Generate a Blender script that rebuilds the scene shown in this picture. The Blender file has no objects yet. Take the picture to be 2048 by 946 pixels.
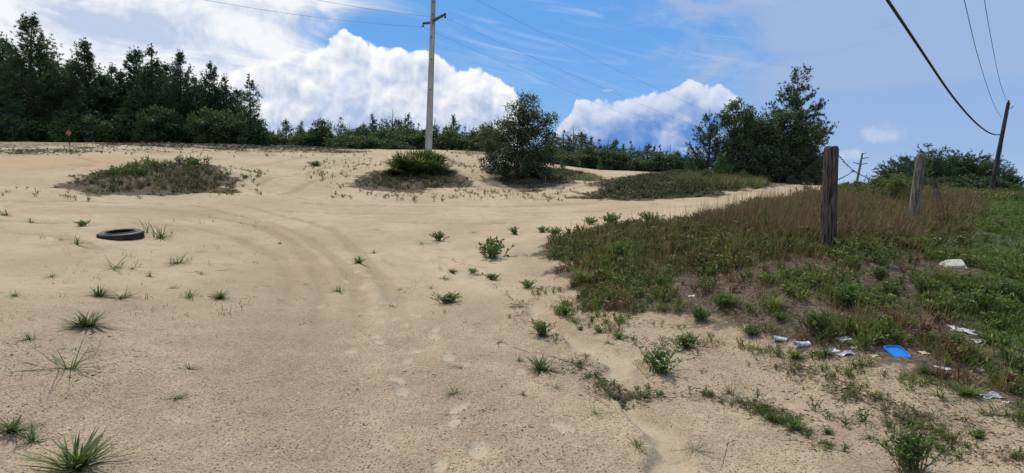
import bpy, math, random
import numpy as np
from mathutils import Vector, Matrix

R = math.radians
random.seed(5)
rng = np.random.default_rng(11)
sc = bpy.context.scene
COL = sc.collection

# ------------------------------------------------------------------ camera
CAM = np.array((0.0, 0.0, 1.6))
F = 1220.0                                   # focal length in pixels of the 2048 px wide photograph
ROT = Matrix.Rotation(R(90 - 4.6), 3, 'X') @ Matrix.Rotation(R(1.5), 3, 'Z')
cd = bpy.data.cameras.new('camera')
cd.sensor_width = 36
cd.lens = 36 * F / 2048
cd.clip_start = 0.05
cd.clip_end = 5000
cam = bpy.data.objects.new('camera', cd)
COL.objects.link(cam)
cam.location = CAM
cam.rotation_euler = ROT.to_euler()
sc.camera = cam
sc.cycles.max_bounces = 4
sc.cycles.diffuse_bounces = 2
sc.cycles.glossy_bounces = 1
sc.cycles.transmission_bounces = 2
sc.cycles.transparent_max_bounces = 4

SUN_AZ, SUN_EL = -22.0, 56.0                 # degrees: azimuth from +Y towards +X, elevation
SKY_STRENGTH = 0.1
ROTN = np.array(ROT)


def ray(px, py):
    v = np.stack([(np.asarray(px, float) - 1024) / F, -(np.asarray(py, float) - 473) / F,
                  -np.ones_like(np.asarray(px, float))], -1)
    return v @ ROTN.T


def azel(px, py):
    v = ray(px, py)
    return math.degrees(math.atan2(v[0], v[1])), math.degrees(math.atan2(v[2], math.hypot(v[0], v[1])))


def at(px, py, depth):
    v = ray(px, py)
    return CAM + v * (depth / v[1])


# ------------------------------------------------------------------ node helper
class NT:
    def __init__(s, tree, dim='3D'):
        s.dim = dim
        s.t = tree
        s.n = tree.nodes
        s.l = tree.links

    def put(s, sock, v):
        if isinstance(v, S):
            s.l.new(v.k, sock)
        elif v is not None:
            if isinstance(v, (tuple, list)) and len(v) == 3 and sock.type == 'RGBA':
                v = (*v, 1)
            sock.default_value = v

    def m(s, op, a, b=None, c=None, clamp=False):
        n = s.n.new('ShaderNodeMath')
        n.operation = op
        n.use_clamp = clamp
        for i, v in enumerate((a, b, c)):
            s.put(n.inputs[i], v)
        return S(s, n.outputs[0])

    def ss(s, x, lo, hi, a=0.0, b=1.0, kind='SMOOTHSTEP'):
        n = s.n.new('ShaderNodeMapRange')
        n.interpolation_type = kind
        for i, v in enumerate((x, lo, hi, a, b)):
            s.put(n.inputs[i], v)
        return S(s, n.outputs[0])

    def mix(s, f, a, b, mode='MIX'):
        n = s.n.new('ShaderNodeMix')
        n.data_type = 'RGBA'
        n.blend_type = mode
        n.clamp_factor = True
        s.put(n.inputs[0], f)
        s.put(n.inputs[6], a)
        s.put(n.inputs[7], b)
        return S(s, n.outputs[2])

    def noise(s, vec, scale, detail=3.0, rough=0.55, dist=0.0, out=0):
        n = s.n.new('ShaderNodeTexNoise')
        n.noise_dimensions = s.dim
        if vec is not None:
            s.put(n.inputs['Vector'], vec)
        n.inputs['Scale'].default_value = scale
        n.inputs['Detail'].default_value = detail
        n.inputs['Roughness'].default_value = rough
        n.inputs['Distortion'].default_value = dist
        return S(s, n.outputs[out])

    def vor(s, vec, scale, feature='F1', detail=0.0, rough=0.5, smooth=0.3, out='Distance'):
        n = s.n.new('ShaderNodeTexVoronoi')
        n.voronoi_dimensions = s.dim
        n.feature = feature
        s.put(n.inputs['Vector'], vec)
        n.inputs['Scale'].default_value = scale
        n.inputs['Detail'].default_value = detail
        n.inputs['Roughness'].default_value = rough
        if 'Smoothness' in n.inputs and feature == 'SMOOTH_F1':
            n.inputs['Smoothness'].default_value = smooth
        return S(s, n.outputs[out])

    def xyz(s, x, y, z):
        n = s.n.new('ShaderNodeCombineXYZ')
        for i, v in enumerate((x, y, z)):
            s.put(n.inputs[i], v)
        return S(s, n.outputs[0])

    def vadd(s, a, b, op='ADD'):
        n = s.n.new('ShaderNodeVectorMath')
        n.operation = op
        s.put(n.inputs[0], a)
        s.put(n.inputs[1], b)
        return S(s, n.outputs[0])

    def vscale(s, a, k):
        n = s.n.new('ShaderNodeVectorMath')
        n.operation = 'SCALE'
        s.put(n.inputs[0], a)
        s.put(n.inputs['Scale'], k)
        return S(s, n.outputs[0])

    def curve(s, x, pts, lo, hi, vlo, vhi):
        """Float curve: piecewise linear pts (x, v); x range lo..hi, value range vlo..vhi."""
        n = s.n.new('ShaderNodeFloatCurve')
        cu = n.mapping.curves[0]
        q = [((a - lo) / (hi - lo), (v - vlo) / (vhi - vlo)) for a, v in pts]
        while len(cu.points) < len(q):
            cu.points.new(0.5, 0.5)
        for p, (a, v) in zip(cu.points, q):
            p.location = (a, v)
            p.handle_type = 'VECTOR'
        n.mapping.update()
        s.put(n.inputs['Value'], s.ss(x, lo, hi, kind='LINEAR'))
        return S(s, n.outputs[0]) * (vhi - vlo) + vlo

    def attr(s, name, vec=False):
        n = s.n.new('ShaderNodeAttribute')
        n.attribute_name = name
        return S(s, n.outputs['Vector' if vec else 'Fac'])

    def bump(s, h, strength, dist, normal=None):
        n = s.n.new('ShaderNodeBump')
        n.inputs['Strength'].default_value = strength
        n.inputs['Distance'].default_value = dist
        s.put(n.inputs['Height'], h)
        if normal is not None:
            s.put(n.inputs['Normal'], normal)
        return S(s, n.outputs[0])


class S:
    def __init__(s, nt, k):
        s.nt, s.k = nt, k

    def __add__(s, o): return s.nt.m('ADD', s, o)
    __radd__ = __add__
    def __sub__(s, o): return s.nt.m('SUBTRACT', s, o)
    def __rsub__(s, o): return s.nt.m('SUBTRACT', o, s)
    def __mul__(s, o): return s.nt.m('MULTIPLY', s, o)
    __rmul__ = __mul__
    def __truediv__(s, o): return s.nt.m('DIVIDE', s, o)


def srgb(r, g, b):
    f = lambda c: c / 255 / 12.92 if c / 255 <= 0.04045 else ((c / 255 + 0.055) / 1.055) ** 2.4
    return (f(r), f(g), f(b))


# ------------------------------------------------------------------ sky
def build_sky():
    w = bpy.data.worlds.new('World')
    sc.world = w
    w.use_nodes = True
    w.cycles.sampling_method = 'MANUAL'
    w.cycles.sample_map_resolution = 256
    t = NT(w.node_tree, '2D')
    t.n.clear()
    out = t.n.new('ShaderNodeOutputWorld')
    bg = t.n.new('ShaderNodeBackground')
    bg.inputs['Strength'].default_value = SKY_STRENGTH
    t.l.new(bg.outputs[0], out.inputs[0])
    sky = t.n.new('ShaderNodeTexSky')
    sky.sky_type = 'NISHITA'
    sky.sun_disc = False
    sky.sun_elevation = R(SUN_EL)
    sky.sun_rotation = R(SUN_AZ)
    sky.air_density = 1.0
    sky.dust_density = 0.3
    sky.ozone_density = 3.0
    k = 1.0 / SKY_STRENGTH
    C = lambda r, g, b: tuple(c * k for c in srgb(r, g, b))
    tc = t.n.new('ShaderNodeTexCoord')
    sep = t.n.new('ShaderNodeSeparateXYZ')
    t.l.new(tc.outputs['Generated'], sep.inputs[0])
    x, y, z = (S(t, o) for o in sep.outputs)
    A = t.m('ARCTAN2', x, y) * (180 / math.pi)
    E = t.m('ARCSINE', z) * (180 / math.pi)
    P = t.xyz(A * 0.1, E * 0.1, 0.0)
    nz = t.noise(P, 2.0, 4.0, 0.55, out=1)
    Pw = t.vadd(P, t.vscale(t.vadd(nz, (-0.5, -0.5, -0.5)), 0.16))
    # clear air: the sky texture, bluer towards the zenith side as a phone records it
    base = t.mix(0.82, S(t, sky.outputs[0]), t.mix(t.ss(E, -1.0, 15.0), C(142, 188, 240), C(94, 163, 237)))

    # high sheet of ice cloud: thick to the left, thin veil to the right
    def ap(px, py=200):
        return azel(px, py)[0]
    cov = t.curve(A, [(-180, .55), (-75, .75), (ap(0), 1.0), (ap(350), 1.0), (ap(520), .92), (ap(640), .62), (ap(720), .3),
                      (ap(860), .12), (ap(1000), .06), (ap(1250), .16), (ap(1400), .42), (ap(1560), .72), (ap(1750), .85),
                      (ap(2040), .85), (75, .7), (180, .55)], -180, 180, 0, 1)
    ns = t.noise(t.xyz(A * 0.045 + 3.7, E * 0.13, 0), 2.2, 6.0, 0.58, 0.6)
    nl = t.noise(t.xyz(A * 0.03 + 9.1, E * 0.06, 0), 2.0, 3.0, 0.5, 0.3)
    sheet = t.ss(cov + (ns - 0.5) * 1.15, 0.22, 0.72)
    # the veil on the right is thinner low down
    thin = t.ss(A, ap(1000), ap(1500))
    low = t.ss(E + (ns - 0.5) * 3.0, 7.2, 9.4, 0.62, 0.92)
    sheet = sheet * (1.0 - thin * (1.0 - low))
    white = t.ss(ns * 0.7 + nl * 0.5 + t.noise(Pw, 5.0, 5.0, 0.6) * 0.25, 0.57, 0.80)
    left = t.ss(A, ap(900), ap(560))
    scol = t.mix(white * left, t.mix(left, C(160, 184, 221), C(192, 207, 233)), C(246, 248, 252))
    col = t.mix(sheet, base, scol)
    # fine cirrus streaks fanning out in the blue gap
    st = t.noise(t.xyz((A * 0.9 - E * 0.42) * 0.035, (E + A * 0.2) * 0.3 + 1.3, 0), 2.0, 6.0, 0.62, 0.8)
    gap = t.ss(A, ap(820), ap(960)) * t.ss(A, ap(1650), ap(1380)) * t.ss(E, 7.0, 10.5)
    col = t.mix(t.ss(st, 0.47, 0.78) * gap * 0.45, col, C(196, 214, 242))

    def cumulus(col, pts, seed, amp, lit, shade, deep, soft=0.32, depthk=7.0, fade=None, k0=0.62, rk=1.0):
        Ps = t.vadd(Pw, (seed, seed * 0.37, 0))
        off = (-0.035, 0.075, 0)
        b1 = t.vor(Ps, 2.1, 'F1', 3.0, 0.52)
        b2 = t.vor(t.vadd(Ps, off), 2.1, 'F1', 3.0, 0.52)
        f1 = t.noise(Ps, 7.0, 5.0, 0.6)
        f2 = t.noise(t.vadd(Ps, (-0.02, 0.04, 0)), 7.0, 5.0, 0.6)
        q = sorted([azel(a, b - 14) for a, b in pts])
        q = [(-180, -6)] + q + [(q[-1][0] + 1.5, -6), (180, -6)]
        top = t.curve(A, q, -180, 180, -10, 35)
        fld = top + (0.42 - b1) * amp + (f1 - 0.5) * 1.1 - E
        m = t.ss(fld, 0.0, soft)
        if fade is not None:
            m = m * fade
        big = t.noise(Ps, 2.2, 3.0, 0.5)
        # lobes: bright where the billow bulges towards the sun, grey-blue deeper down in the heap
        rel = (b2 - b1) * (1.1 * rk) + (f1 - f2) * (0.7 * rk)
        edge = t.ss(fld, 0.1, 2.2, 0.32, 0.0)
        dp = t.ss(fld + (big - 0.5) * 9.0, 0.4, depthk)
        lum = t.m('ADD', rel + edge + k0, (dp * -0.42) + (big - 0.5) * 0.9, clamp=True)
        c = t.mix(t.ss(lum, 0.0, 1.0, kind='LINEAR'), t.mix(dp, shade, deep), lit)
        return t.mix(m, col, c)

    lowc = t.ss(E, -1.0, 4.0, 0.55, 1.0)
    col = cumulus(col, [(1084, 340), (1100, 300), (1125, 235), (1135, 205), (1165, 200), (1190, 214), (1230, 208), (1270, 197),
                        (1300, 192), (1320, 174), (1350, 185), (1366, 156), (1384, 146), (1400, 152), (1410, 180), (1440, 176),
                        (1468, 186), (1482, 208), (1500, 250), (1530, 330)], 4.2, 1.0, C(232, 236, 248), C(150, 178, 224),
                  C(100, 146, 212), depthk=3.6, fade=lowc, k0=0.5, rk=0.6)
    col = cumulus(col, [(330, 260), (400, 190), (470, 140), (530, 120), (600, 112), (642, 96), (676, 70), (705, 62), (742, 78),
                        (766, 104), (800, 112), (848, 102), (878, 112), (893, 138), (940, 136), (985, 148), (1028, 166),
                        (1040, 196), (1052, 260), (1070, 340)], 0.0, 1.1, C(255, 255, 255), C(172, 190, 222), C(176, 196, 230),
                  depthk=8.0, k0=0.64, rk=0.95)
    # small separate puffs
    for (pa, pb, wa, wb, sd) in ((1762, 268, 1.9, 0.95, 1.0), (1700, 308, 1.6, 0.5, 2.0), (1216, 181, 0.5, 0.12, 3.0),
                                 (1380, 302, 2.2, 0.55, 4.0), (1150, 268, 0.6, 0.5, 5.0), (1172, 262, 0.6, 0.4, 6.0)):
        a0, e0 = azel(pa, pb)
        d = t.m('POWER', (A - a0) / wa, 2.0) + t.m('POWER', (E - e0) / wb, 2.0)
        nn = t.noise(t.vadd(P, (sd, 0, 0)), 7.0, 5.0, 0.6)
        col = t.mix(t.ss(1.35 - d + (nn - 0.5) * 2.6, 0.4, 1.6) * 0.62, col, C(206, 216, 238))
    # pale air at the horizon
    col = t.mix(t.ss(E, 4.0, -0.5, 0.0, 0.6), col, C(196, 212, 236))
    t.put(bg.inputs['Color'], col)


build_sky()
sl = bpy.data.lights.new('sun', 'SUN')
sl.energy = 3.3
sl.angle = R(3.0)
sl.color = (1.0, 0.95, 0.87)
so = bpy.data.objects.new('sun', sl)
COL.objects.link(so)
so.location = (-20, 40, 60)
sd = Vector((math.sin(R(SUN_AZ)) * math.cos(R(SUN_EL)), math.cos(R(SUN_AZ)) * math.cos(R(SUN_EL)), math.sin(R(SUN_EL))))
so.rotation_euler = sd.to_track_quat('Z', 'Y').to_euler()
sc.view_settings.view_transform = 'Standard'
sc.view_settings.look = 'None'
sc.view_settings.exposure = 0.0
sc.view_settings.gamma = 1.0
sc.view_settings.use_curve_mapping = False


# ------------------------------------------------------------------ object helpers
def tag(o, label=None, cat=None, group=None, kind=None):
    for k, v in (('label', label), ('category', cat), ('group', group), ('kind', kind)):
        if v:
            o[k] = v
    return o


def thing(name, label, cat, loc=(0, 0, 0), rz=0.0, group=None):
    o = bpy.data.objects.new(name, None)
    o.empty_display_size = 0.1
    COL.objects.link(o)
    o.location = loc
    o.rotation_euler = (0, 0, rz)
    return tag(o, label, cat, group)


def mesh(name, V, T, mat, att=None, smooth=False):
    V = np.asarray(V, np.float32)
    T = np.asarray(T, np.int32)
    me = bpy.data.meshes.new(name)
    me.vertices.add(len(V))
    me.vertices.foreach_set('co', V.ravel())
    k = T.shape[1]
    me.loops.add(T.size)
    me.loops.foreach_set('vertex_index', T.ravel())
    me.polygons.add(len(T))
    me.polygons.foreach_set('loop_start', np.arange(0, T.size, k, dtype=np.int32))
    me.polygons.foreach_set('loop_total', np.full(len(T), k, np.int32))
    me.polygons.foreach_set('use_smooth', np.full(len(T), smooth))
    for an, av in (att or {}).items():
        a = me.attributes.new(an, 'FLOAT', 'POINT')
        a.data.foreach_set('value', np.asarray(av, np.float32))
    me.materials.append(mat)
    me.update(calc_edges=True)
    return me


def link(name, me, parent=None, loc=None):
    o = bpy.data.objects.new(name, me)
    COL.objects.link(o)
    if parent is not None:
        o.parent = parent
    if loc is not None:
        o.location = loc
    return o


class G:
    """collects triangles with a per-vertex variation value"""
    def __init__(s):
        s.V, s.T, s.A, s.n = [], [], [], 0

    def add(s, V, T, a=0.5):
        V = np.asarray(V, float).reshape(-1, 3)
        s.V.append(V)
        s.T.append(np.asarray(T, int).reshape(-1, 3) + s.n)
        s.A.append(np.broadcast_to(np.asarray(a, float), (len(V),)))
        s.n += len(V)
        return s

    def get(s):
        return np.concatenate(s.V), np.concatenate(s.T), np.concatenate(s.A)

    def mesh(s, name, mat, smooth=False):
        V, T, A = s.get()
        return mesh(name, V, T, mat, {'v': A}, smooth)

    def part(s, name, mat, parent=None, smooth=False, loc=None):
        return link(name, s.mesh(name, mat, smooth), parent, loc)

    # -- primitives
    def tube(s, pts, rad, sides=6, a=0.5, cap=True):
        pts = np.asarray(pts, float)
        n = len(pts)
        rad = np.broadcast_to(np.asarray(rad, float), (n,))
        d = np.gradient(pts, axis=0)
        d /= np.linalg.norm(d, axis=1)[:, None] + 1e-9
        ref = np.where(np.abs(d[:, 2:3]) > 0.9, np.array([[1.0, 0, 0]]), np.array([[0, 0, 1.0]]))
        u = np.cross(d, ref)
        u /= np.linalg.norm(u, axis=1)[:, None] + 1e-9
        w = np.cross(d, u)
        th = np.linspace(0, 2 * math.pi, sides, endpoint=False)
        ring = pts[:, None] + rad[:, None, None] * (np.cos(th)[None, :, None] * u[:, None] + np.sin(th)[None, :, None] * w[:, None])
        V = ring.reshape(-1, 3)
        i, j = np.meshgrid(np.arange(n - 1), np.arange(sides), indexing='ij')
        a0 = i * sides + j
        a1 = i * sides + (j + 1) % sides
        T = np.concatenate([np.stack([a0, a1, a1 + sides], -1).reshape(-1, 3), np.stack([a0, a1 + sides, a0 + sides], -1).reshape(-1, 3)])
        if cap and sides > 2:
            c0 = [(0, k + 1, k) for k in range(1, sides - 1)]
            o = (n - 1) * sides
            c1 = [(o, o + k, o + k + 1) for k in range(1, sides - 1)]
            T = np.concatenate([T, np.array(c0 + c1)])
        return s.add(V, T, a)

    def box(s, c, size, rot=None, a=0.5, taper=1.0):
        v = np.array([(x, y, z) for z in (-.5, .5) for y in (-.5, .5) for x in (-.5, .5)], float)
        v[4:, :2] *= taper
        v *= np.asarray(size, float)
        if rot is not None:
            v = v @ np.array(rot).T
        v += np.asarray(c, float)
        q = [(0, 2, 3, 1), (4, 5, 7, 6), (0, 1, 5, 4), (2, 6, 7, 3), (0, 4, 6, 2), (1, 3, 7, 5)]
        T = [t for (p, q1, r, u) in q for t in ((p, q1, r), (p, r, u))]
        return s.add(v, T, a)

    def blades(s, base, az, th, bend, L, w, nseg=3, a=0.5):
        base = np.asarray(base, float)
        n = len(base)
        f = lambda x: np.broadcast_to(np.asarray(x, float), (n,))
        az, th, bend, L, w, a = map(f, (az, th, bend, L, w, a))
        side = np.stack([-np.sin(az), np.cos(az), np.zeros(n)], -1)
        p = base.copy()
        rows = []
        for k in range(nseg):
            ww = (w * (0.5 - 0.28 * k / max(1, nseg)))[:, None]
            rows += [p - side * ww, p + side * ww]
            ang = th + bend * (k + 0.5) / nseg
            p = p + np.stack([np.sin(ang) * np.cos(az), np.sin(ang) * np.sin(az), np.cos(ang)], -1) * (L / nseg)[:, None]
        rows.append(p)
        m = 2 * nseg + 1
        V = np.stack(rows, 1).reshape(-1, 3)
        t = []
        for k in range(nseg - 1):
            t += [(2 * k, 2 * k + 1, 2 * k + 3), (2 * k, 2 * k + 3, 2 * k + 2)]
        t.append((2 * nseg - 2, 2 * nseg - 1, 2 * nseg))
        T = (np.array(t)[None] + (np.arange(n) * m)[:, None, None]).reshape(-1, 3)
        return s.add(V, T, np.repeat(a, m))

    def leaves(s, base, d, L, w, a=0.5, r=None, side=None):
        base = np.asarray(base, float)
        n = len(base)
        r = r or rng
        d = d / (np.linalg.norm(d, axis=1)[:, None] + 1e-9)
        sd_ = np.cross(d, r.normal(size=(n, 3))) if side is None else side
        sd_ = sd_ / (np.linalg.norm(sd_, axis=1)[:, None] + 1e-9)
        L = np.broadcast_to(np.asarray(L, float), (n,))[:, None]
        w = np.broadcast_to(np.asarray(w, float), (n,))[:, None]
        mid = base + d * L * 0.5
        V = np.stack([base, mid + sd_ * w * .5, base + d * L, mid - sd_ * w * .5], 1).reshape(-1, 3)
        T = (np.array([(0, 1, 2), (0, 2, 3)])[None] + (np.arange(n) * 4)[:, None, None]).reshape(-1, 3)
        return s.add(V, T, np.repeat(np.broadcast_to(np.asarray(a, float), (n,)), 4))

    def needles(s, base, d, L, w, a=0.5, r=None):
        base = np.asarray(base, float)
        n = len(base)
        r = r or rng
        d = d / (np.linalg.norm(d, axis=1)[:, None] + 1e-9)
        sd_ = np.cross(d, r.normal(size=(n, 3)))
        sd_ /= np.linalg.norm(sd_, axis=1)[:, None] + 1e-9
        V = np.stack([base - sd_ * w * .5, base + sd_ * w * .5, base + d * L], 1).reshape(-1, 3)
        T = np.arange(3 * n).reshape(-1, 3)
        return s.add(V, T, np.repeat(np.broadcast_to(np.asarray(a, float), (n,)), 3))


def tile(protos, which, pos, rz, scl, dv=None, zs=None):
    """merge many transformed copies of small prototypes (V, T, A) into one G"""
    g = G()
    which = np.asarray(which)
    for k, (V, T, A) in enumerate(protos):
        ix = np.where(which == k)[0]
        if len(ix) == 0:
            continue
        c, s_ = np.cos(rz[ix])[:, None], np.sin(rz[ix])[:, None]
        sx = scl[ix][:, None]
        sz = sx if zs is None else sx * zs[ix][:, None]
        X = (V[None, :, 0] * c - V[None, :, 1] * s_) * sx + pos[ix, 0:1]
        Y = (V[None, :, 0] * s_ + V[None, :, 1] * c) * sx + pos[ix, 1:2]
        Z = V[None, :, 2] * sz + pos[ix, 2:3]
        VV = np.stack([X, Y, Z], -1).reshape(-1, 3)
        TT = (T[None] + (np.arange(len(ix)) * len(V))[:, None, None]).reshape(-1, 3)
        AA = np.tile(A, len(ix))
        if dv is not None:
            AA = np.clip(AA + np.repeat(dv[ix], len(V)), 0, 1)
        g.add(VV, TT, AA)
    return g


# ------------------------------------------------------------------ numeric noise
_perm = np.random.default_rng(3).random((256, 256))


def vnoise(x, y):
    xi, yi = np.floor(x).astype(int), np.floor(y).astype(int)
    fx, fy = x - xi, y - yi
    fx, fy = fx * fx * (3 - 2 * fx), fy * fy * (3 - 2 * fy)
    g = lambda a, b: _perm[a & 255, b & 255]
    return ((g(xi, yi) * (1 - fx) + g(xi + 1, yi) * fx) * (1 - fy) + (g(xi, yi + 1) * (1 - fx) + g(xi + 1, yi + 1) * fx) * fy)


def fbm(x, y, sc_=1.0, oct_=4, off=0.0):
    s, a, tot = 0, 1.0, 0
    for k in range(oct_):
        s = s + a * vnoise(x * sc_ + off + 17.3 * k, y * sc_ - off + 5.1 * k)
        tot += a
        a *= .5
        sc_ *= 2.03
    return s / tot


def sstep(x, lo, hi):
    t = np.clip((x - lo) / (hi - lo), 0, 1)
    return t * t * (3 - 2 * t)


# ------------------------------------------------------------------ terrain heights
COLS = {   # photograph column: (row, horizontal distance in metres) down the slope
    20: [(700, 5.9), (600, 8), (480, 12), (400, 20), (345, 28), (320, 34), (300, 40), (287, 46)],
    340: [(700, 6), (600, 8.2), (480, 12.3), (400, 20.5), (358, 28), (328, 34), (302, 41), (287, 47)],
    600: [(700, 6.1), (600, 8.5), (500, 12.5), (430, 18), (380, 25), (340, 33), (310, 41), (294, 47)],
    850: [(700, 6.1), (600, 8.5), (500, 12.5), (430, 18), (385, 25), (345, 33), (308, 42), (300, 47)],
    1000: [(700, 6.1), (600, 8.5), (500, 12.5), (430, 18.5), (385, 25), (358, 30), (322, 38), (306, 45)],
    1170: [(700, 6.1), (600, 8.5), (500, 12), (440, 17), (400, 23), (376, 28), (352, 36), (336, 46)],
    1350: [(700, 6.2), (600, 7.9), (500, 10.5), (430, 16), (415, 19), (395, 24), (365, 32), (346, 42)],
    1560: [(780, 5.6), (650, 6.9), (550, 8.3), (480, 10.6), (420, 15.5), (386, 27), (375, 38), (366, 46)],
    1800: [(850, 5.1), (750, 5.9), (650, 7), (550, 8.9), (450, 14), (400, 24), (386, 33), (377, 46)],
    2000: [(850, 5.3), (700, 7), (600, 9), (500, 13), (430, 20), (403, 33), (391, 52), (383, 74)],
    2140: [(700, 7.2), (600, 9.3), (500, 13.5), (430, 21), (408, 34), (398, 54)],
    -100: [(600, 8), (480, 12), (400, 19), (345, 27), (320, 33), (300, 40), (285, 46)],
}
_cp = []
for px_, lst in COLS.items():
    for py_, r_ in lst:
        v = ray(px_, py_)
        h_ = math.hypot(v[0], v[1])
        _cp.append((math.atan2(v[0], v[1]), math.log(r_), 1.6 + v[2] / h_ * r_))
    v = ray(px_, 500)
    az_ = math.atan2(v[0], v[1])
    zl = _cp[-1][2]
    for r_ in (0.6, 1.2, 2.2, 3.4, 4.4):
        _cp.append((az_, math.log(r_), 0.0))
    far = 0.0 if px_ < 1500 else -0.9
    for r_, dz in ((90 if px_ < 1900 else 110, 0.15 + far), (160, far), (300, -1 + far), (600, -3)):
        _cp.append((az_, math.log(r_), zl + dz))
_cp = np.array(_cp)
KA = 1.6
_P = np.stack([_cp[:, 0] * KA, _cp[:, 1]], -1)
_D = np.linalg.norm(_P[:, None] - _P[None], axis=-1)
_n = len(_P)
_M = np.zeros((_n + 3, _n + 3))
_M[:_n, :_n] = np.sqrt(_D ** 2 + 0.02)
_M[:_n, _n] = 1
_M[:_n, _n + 1:] = _P
_M[_n:, :_n] = _M[:_n, _n:].T
_M[:_n, :_n] -= np.eye(_n) * 0.02
_W = np.linalg.solve(_M, np.concatenate([_cp[:, 2], np.zeros(3)]))


def base_h(x, y):
    x, y = np.asarray(x, float), np.asarray(y, float)
    sh = x.shape
    x, y = x.ravel(), y.ravel()
    az = np.arctan2(x, y)
    r = np.maximum(np.hypot(x, y), 0.6)
    azc = np.clip(az, -0.84, 0.84)
    back = sstep(np.abs(az), 0.84, 2.2)
    out = np.empty(len(x))
    for i in range(0, len(x), 40000):
        sl_ = slice(i, i + 40000)
        q = np.stack([azc[sl_] * KA, np.log(r[sl_])], -1)
        d2 = ((q[:, None] - _P[None]) ** 2).sum(-1)
        out[sl_] = np.sqrt(d2 + 0.02) @ _W[:_n] + _W[_n] + q @ _W[_n + 1:]
    flat = 0.3 * sstep(r, 3, 30)
    out = out * (1 - back) + flat * back
    return out.reshape(sh)


MOUNDS = []      # (x, y, sx, sy, height)


def mound_h(x, y):
    z = 0
    for mx, my, sx, sy, h in MOUNDS:
        z = z + h * np.exp(-0.5 * (((x - mx) / sx) ** 2 + ((y - my) / sy) ** 2))
    return z


def height(x, y):
    return base_h(x, y) + mound_h(x, y)


def gcast(px, py, r0=2.0, r1=140.0):
    """ground point seen at photograph pixel (px, py); arrays allowed"""
    px = np.atleast_1d(np.asarray(px, float))
    py = np.atleast_1d(np.asarray(py, float))
    v = ray(px, py)
    h = np.hypot(v[:, 0], v[:, 1])
    rs = np.exp(np.linspace(math.log(r0), math.log(r1), 420))
    X = v[:, 0:1] / h[:, None] * rs
    Y = v[:, 1:2] / h[:, None] * rs
    Z = 1.6 + v[:, 2:3] / h[:, None] * rs
    below = Z - height(X, Y) < 0
    k = np.where(below.any(1), below.argmax(1), len(rs) // 2 + 170)
    res = np.stack([X[np.arange(len(k)), k], Y[np.arange(len(k)), k]], -1)
    return np.concatenate([res, height(res[:, 0], res[:, 1])[:, None]], -1)


# vegetated hummocks in the sand
for (px_, py_, sx, sy, h) in ((345, 356, 2.6, 1.6, 0.80), (240, 368, 1.7, 1.2, 0.28), (830, 350, 1.9, 1.8, 0.35),
                              (1045, 352, 2.2, 1.6, 0.30), (1330, 380, 3.5, 1.8, 0.32)):
    p = gcast(px_, py_)[0]
    MOUNDS.append((p[0], p[1], sx, sy, h))


def wpoly(pts):
    a = np.array(pts, float)
    return gcast(a[:, 0], a[:, 1])[:, :2]


def seg_dist(x, y, P, closed=True):
    """distance to polyline, and inside test when closed"""
    d = np.full(x.shape, 1e9)
    ins = np.zeros(x.shape, bool)
    n = len(P)
    for i in range(n if closed else n - 1):
        a, b = P[i], P[(i + 1) % n]
        ab = b - a
        t = np.clip(((x - a[0]) * ab[0] + (y - a[1]) * ab[1]) / (ab @ ab + 1e-9), 0, 1)
        d = np.minimum(d, np.hypot(x - a[0] - t * ab[0], y - a[1] - t * ab[1]))
        if closed:
            c = ((a[1] > y) != (b[1] > y)) & (x < (b[0] - a[0]) * (y - a[1]) / (b[1] - a[1] + 1e-12) + a[0])
            ins ^= c
    return np.where(ins, d, -d) if closed else d


POLY = {
    'mound': [(105, 378), (140, 352), (230, 338), (300, 326), (345, 322), (385, 325), (430, 332), (480, 352), (505, 376), (450, 388), (330, 393), (200, 391)],
    'palm': [(705, 362), (740, 346), (800, 336), (880, 338), (920, 348), (958, 374), (900, 379), (780, 383), (715, 374)],
    'oak': [(968, 348), (1000, 338), (1100, 337), (1190, 347), (1198, 358), (1130, 372), (1060, 381), (990, 367)],
    'mid': [(1150, 398), (1190, 370), (1240, 354), (1300, 350), (1400, 349), (1500, 362), (1568, 374), (1500, 381), (1420, 392), (1300, 401), (1200, 402)],
    'bank': [(1092, 496), (1115, 474), (1200, 456), (1300, 443), (1400, 431), (1500, 414), (1600, 393), (1700, 379), (1850, 380),
             (2150, 396), (2150, 860), (2048, 800), (1900, 760), (1760, 722), (1600, 700), (1450, 665), (1300, 640), (1180, 590), (1105, 545)],
    'dense': [(1105, 505), (1120, 478), (1200, 460), (1300, 447), (1400, 435), (1500, 418), (1600, 396), (1700, 380), (1850, 381),
              (1960, 395), (1950, 470), (1900, 520), (1800, 520), (1700, 530), (1500, 545), (1380, 560), (1200, 570), (1120, 545)],
    'rust': [(1400, 446), (1500, 422), (1600, 400), (1780, 384), (1950, 392), (1960, 420), (1900, 480), (1760, 500), (1600, 505), (1480, 490)],
    'road': [(1962, 402), (2048, 395), (2160, 398), (2160, 900), (2048, 790), (1960, 735), (1900, 700), (1880, 600), (1925, 480)],
}
WP = {k: wpoly(v) for k, v in POLY.items()}
RILL = wpoly([(862, 517), (900, 540), (960, 560), (1030, 590), (1075, 625), (1120, 665), (1165, 690), (1215, 715), (1240, 750), (1258, 790),
              (1275, 830), (1300, 880), (1330, 946), (1350, 1000)])
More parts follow.
